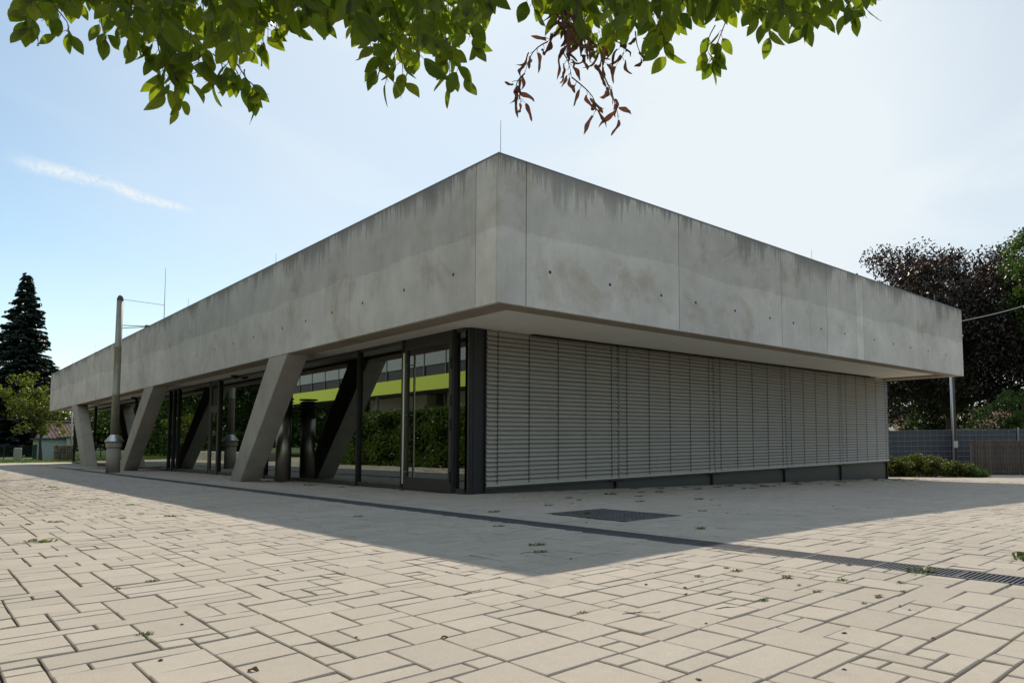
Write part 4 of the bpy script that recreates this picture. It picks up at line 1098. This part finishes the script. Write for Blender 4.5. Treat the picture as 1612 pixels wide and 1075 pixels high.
def twig(p0, p1, nleaf, rr, brown=False, r=.0035, sag=.04, sp=.42, Ls=None, start=.1):
    n_ = 7; pts = []
    mid = Vector((rr.gauss(0, .02), rr.gauss(0, .02), sag))
    for i in range(n_):
        s = i/(n_-1); pts.append(p0.lerp(p1, s)+mid*math.sin(math.pi*s))
    tw.tube(pts, [r*(1-.75*i/(n_-1)) for i in range(n_)], 5)
    for k in range(nleaf):
        s = start+(1-start)*(k+rr.random()*.6)/nleaf; s = min(s, 1)
        f_ = s*(n_-1); i = min(int(f_), n_-2); p = pts[i].lerp(pts[i+1], f_-i)
        ax = (pts[i+1]-pts[i]).normalized(); sd = ax.cross(view).normalized()*(1 if k % 2 else -1)
        put_leaf(p, rr, Ls, sp, brown, sd)
# limbs reaching from the trunk across, above the picture
def limb_path(pts, r0, r1):
    P = [Vector(p) for p in pts]; out = []
    for i in range(len(P)-1):
        for k in range(4): out.append(P[i].lerp(P[i+1], k/4)+Vector((rr.gauss(0, .015), rr.gauss(0, .015), rr.gauss(0, .015))))
    out.append(P[-1]); n_ = len(out)
    limb.tube(out, [r0+(r1-r0)*i/(n_-1) for i in range(n_)], 9)
limb_path([crown0-Vector((0, 0, .2)), (-7.3, -6.6, 3.15), at(150, -260, 3.0), at(420, -200, 2.9), at(760, -190, 2.8)], .07, .018)
limb_path([crown0-Vector((0, 0, .35)), (-7.0, -7.6, 3.1), at(500, -420, 2.7), at(900, -240, 2.7), at(1180, -150, 2.8), at(1390, -60, 2.9)], .065, .012)
limb_path([crown0-Vector((0, 0, .3)), (-7.6, -6.2, 3.2), at(60, -240, 3.4), at(40, -90, 3.3)], .045, .012)
limb_path([crown0-Vector((0, 0, .1)), (-9.4, -9.0, 3.6), (-10.2, -10.0, 4.0)], .07, .02)
limb_path([crown0-Vector((0, 0, .1)), (-8.2, -8.6, 3.9), (-7.6, -9.4, 4.6)], .07, .02)
PXM = 1106.8
u = 14.0
while u < 1385:
    d = rr.uniform(2.25, 3.3); v1 = low(u)
    if v1 > -45:
        tip_px = .092*PXM/d              # the last leaf hangs about this far below the twig
        v_end = v1 - tip_px*.95 - abs(rr.gauss(0, 9)); v0 = min(v_end-70, -60-rr.random()*70)
        p1 = at(u+rr.gauss(0, 6), v_end, d); p0 = at(u-rr.uniform(-55, 55), v0, d+rr.uniform(-.15, .35))
        n_ = max(5, int((p1-p0).length/.032))
        twig(p0, p1, min(n_, 16), rr)
        if v1 > 60 and rr.random() < .75:   # fuller behind
            d2 = d+rr.uniform(.2, .7); vv = v1-.092*PXM/d2-rr.uniform(15, 60)
            twig(at(u+rr.uniform(-60, 60), -90, d2), at(u+rr.uniform(-14, 14), vv, d2), 9, rr)
    u += rr.uniform(8.5, 13.5)
# a fill of leaves just above the picture edge, so that the crown carries on upwards
for k in range(330):
    u = rr.uniform(20, 1360)
    if low(u) < 0: continue
    d = rr.uniform(2.3, 3.5); p = at(u, rr.uniform(-190, min(30, low(u)-60)), d)
    put_leaf(p, rr, None, .6)
for k in range(700):    # the rest of the crown, round the trunk
    p = crown0+Vector((rr.gauss(-.6, 1.0), rr.gauss(-.6, 1.0), abs(rr.gauss(.9, .6))))
    put_leaf(p, rr, .11, .7)
# single sprays that hang lower than the rest
for (u0, v0, u1, v1, d, nl) in ((262, 30, 284, 168, 2.45, 15), (245, 50, 266, 150, 2.5, 11), (276, 60, 300, 130, 2.55, 8), (334, 60, 312, 118, 2.5, 9), (335, 85, 322, 130, 2.5, 6), (350, 85, 376, 132, 2.55, 6), (372, 100, 404, 158, 2.5, 5), (385, 110, 424, 150, 2.5, 3),
                                (215, 40, 226, 80, 2.5, 6), (160, 30, 170, 62, 2.6, 5), (60, 10, 66, 52, 2.6, 6), (85, 10, 88, 50, 2.6, 5),
                                (588, 10, 600, 112, 2.5, 11), (596, 60, 612, 130, 2.45, 7), (622, 70, 630, 132, 2.5, 6), (690, 40, 704, 138, 2.5, 9), (702, 60, 732, 128, 2.45, 8), (735, 40, 745, 84, 2.5, 4),
                                (1142, 35, 1108, 108, 2.75, 8), (1126, 40, 1132, 102, 2.75, 5), (1184, 10, 1212, 56, 2.6, 7), (1340, 0, 1362, 18, 2.6, 6), (845, -30, 842, 14, 2.5, 6), (1050, 40, 1052, 92, 2.7, 5), (1255, 20, 1262, 48, 2.7, 5)):
    twig(at(u0, v0, d), at(u1, v1, d-.03), nl, rr, r=.0024, sag=.0, sp=.30, Ls=rr.uniform(.070, .090))
# withered brown sprays
for (u0, v0, u1, v1, d, nl) in ((885, 20, 862, 66, 2.5, 9), (862, 66, 826, 116, 2.5, 6), (826, 116, 822, 162, 2.5, 9), (893, 30, 890, 82, 2.55, 12), (884, 80, 900, 122, 2.52, 7), (900, 122, 938, 176, 2.5, 9),
                                (925, 20, 930, 100, 2.6, 14), (938, 60, 950, 118, 2.5, 10), (950, 118, 974, 186, 2.5, 8), (960, 60, 972, 100, 2.6, 7), (910, 0, 912, 70, 2.45, 12), (1000, 50, 1016, 92, 2.6, 3), (870, -10, 905, 48, 2.6, 9)):
    twig(at(u0, v0, d), at(u1, v1, d), nl, rr, brown=True, r=.0028, sag=.005, sp=.5)
limb.build('branch', m_bark, cherry, smooth=True)
o = tw.build('twig', bark2, cherry)
o = lf.build('foliage', m_cherry, cherry, smooth=True)
o = dd.build('withered_foliage', m_dead, cherry, smooth=True)

# ------------------------------------------------------------------ weeds and litter on the paving
def tuft(n_, h, sp, seed, flat=.5):
    q = MB(); rr = random.Random(seed)
    for k in range(n_):
        a = rr.uniform(0, 6.28); L = h*rr.uniform(.5, 1.2); r0 = rr.uniform(0, sp)
        b = Vector((r0*math.cos(a+1), r0*.45*math.sin(a+1), 0)); d = Vector((math.cos(a), math.sin(a), 0)); s = Vector((-d.y, d.x, 0))*rr.uniform(.0025, .0055)
        m_ = b+d*L*.4*flat+Vector((0, 0, L*.55)); e = b+d*L*(.5+flat*.5)+Vector((0, 0, L*rr.uniform(.25, .7)))
        q.add([b-s, b+s, m_+s, m_-s, e], [(0, 1, 2, 3), (3, 2, 4)])
    return q
def ground_item(proto, name, label, cat, group, x, y, sc, rz, first):
    o = proto if first else proto.copy()
    if not first: col.objects.link(o); o.name = name
    o.location = (x, y, gzf(x, y)-.002); o.scale = (sc, sc, sc*(.55 if cat == 'weed' else 1)); o.rotation_euler = (0, 0, rz)
    return tag(o, label, cat, group)
rr = random.Random(123)
kinds = [tuft(26, .055, .05, 1).build('weed_tuft', m_weed), tuft(18, .045, .04, 2).build('weed_tuft', m_drygrass), tuft(38, .05, .09, 3, .9).build('weed_tuft', m_weed)]
used = [False]*3
def weed(x, y, k, sc, label, group):
    ground_item(kinds[k], 'weed_tuft', label, 'weed', group, x, y, sc, rr.uniform(-.3, .3), not used[k]); used[k] = True
WR = 'weeds in the joints along the foot of the blinds'
for k in range(46):
    x = 3.0+13.0*(k/46)**.85+rr.uniform(-.3, .3); y = 1.75+rr.uniform(-1.5, .45)*(.4+.6*rr.random())
    weed(x, y, 2 if rr.random() < .7 else 0, rr.uniform(.7, 1.6), 'small dark green weed in the shaded joints along the foot of the blinds', WR)
for (x, y, k, s, lab) in ((-4.24, .21, 2, 1.5, 'flat green weed in the sunlit paving nearest the left edge'), (-4.02, -2.56, 0, .6, 'bright green weed in a joint left of the middle of the sunlit paving'), (-4.31, -3.92, 0, .6, 'green weed near the lower left corner of the paving'),
        (-1.64, -4.91, 0, .8, 'yellowish weed just outside the tip of the shadow'), (-.94, -5.72, 2, 1.3, 'spreading green weed right beside the drain'), (-.07, -6.02, 0, 2.2, 'largest fresh green weed at the right edge of the paving'),
        (-1.61, -5.24, 1, 1.0, 'straw coloured tuft in the sunlit joints in front of the drain'), (-2.9, -5.0, 0, .55, 'tiny green weed in the front paving')):
    weed(x, y, k, s, lab, None)
WD = 'withered tufts in the sunlit joints in front of the drain'
for k in range(13):
    weed(rr.uniform(-2.2, -1.0), rr.uniform(-5.9, -4.7), rr.choice((0, 1, 1)), rr.uniform(.35, .8), 'small withered tuft in the sunlit joints in front of the drain', WD)
WL = 'weeds scattered over the far left paving'
for k in range(26):
    weed(rr.uniform(-4.6, -2.8), rr.uniform(1.0, 12), rr.choice((0, 1, 2)), rr.uniform(.6, 1.2), 'small weed scattered over the far left sunlit paving', WL)
WC = 'weeds at the feet of the slanted columns and the glass'
for k in range(14):
    y = rr.choice((9.3, 10.2, 8.6, 5.8, 4.4, 7.4)); weed(.9+rr.uniform(-.6, .25), y+rr.uniform(-.5, .5), rr.choice((0, 2)), rr.uniform(.7, 1.4), 'small weed near the glass and the foot of the nearest slanted column', WC)
WS = 'weeds in the shaded paving before the building corner'
for k in range(16):
    weed(rr.uniform(-2.0, 3), rr.uniform(-3.6, 1.4), rr.choice((0, 2, 2)), rr.uniform(.5, 1.1), 'small weed in the shaded paving before the building corner', WS)
# fallen leaves
fl = MB(); rl2 = random.Random(4)
dead_leaf(fl, Vector((0, 0, .006)), Vector((1, .1, .05)), Vector((.1, .2, 1)), .07, .045, rl2)
leaf0 = fl.build('fallen_leaf', mat('fallen_leaf_brown', (.21, .105, .045), .8, var=.2, nscale=40), None, smooth=True)
first = True
for k in range(26):
    if k < 9: x, y, lab, gp_ = rr.uniform(-4.6, -1.3), rr.uniform(-6.6, -2.5), 'small curled brown leaf lying on the sunlit paving', 'fallen leaves on the sunlit paving'
    else: x, y, lab, gp_ = rr.uniform(-1.8, 4.5), rr.uniform(-3.8, 1.5), 'small curled brown leaf lying on the shaded paving', 'fallen leaves on the shaded paving'
    ground_item(leaf0, 'fallen_leaf', lab, 'leaf', gp_, x, y, rr.uniform(.25, .6), rr.uniform(0, 6), first); first = False
tg = MB(); tg.tube([(0, 0, .006), (.10, .02, .010), (.22, .0, .006), (.30, .03, .008)], [.004, .0035, .003, .0015], 5); tg.tube([(.12, .02, .009), (.17, .07, .012)], [.0025, .001], 4)
twig0 = tg.build('fallen_twig', bark2)
for i, (x, y, rz, lab) in enumerate(((-2.05, -3.35, -.2, 'dark twig lying in the shade just inside the shadow tip'), (-3.05, -4.25, .3, 'dry twig on the sunlit paving left of the shadow tip'), (-2.8, -5.15, -.7, 'dry twig on the sunlit paving in the middle foreground'),
                                     (-2.45, -5.4, -.5, 'short twig on the front paving below the shadow tip'), (-3.35, 3.0, .4, 'forked twig on the far left sunlit paving'))):
    ground_item(twig0, 'fallen_twig', lab, 'twig', None, x, y, rr.uniform(.45, .65), rz, i == 0)

pb_ = MB(); pb_.add([(0, 0, 0), (.011, .002, .003), (.006, .010, .004), (-.008, .007, .003), (-.010, -.004, .004), (.002, -.010, .003), (.0, .001, .009)], [(1, 2, 6), (2, 3, 6), (3, 4, 6), (4, 5, 6), (5, 1, 6), (2, 1, 0), (3, 2, 0), (4, 3, 0), (5, 4, 0), (1, 5, 0)])
peb = pb_.build('pebble', mat('dark_pebble', (.035, .03, .027), .8))
for k in range(26):
    sun_ = k < 17
    x, y = (rr.uniform(-4.4, -1.6), rr.uniform(-6.4, -3.6)) if sun_ else (rr.uniform(-1.8, 3.2), rr.uniform(-3.4, .8))
    ground_item(peb, 'pebble', 'tiny dark pebble lying on the sunlit front paving' if sun_ else 'tiny dark pebble lying on the shaded paving', 'pebble', 'pebbles on the sunlit paving' if sun_ else 'pebbles on the shaded paving', x, y, rr.uniform(.5, 1.2), rr.uniform(0, 6), k == 0)
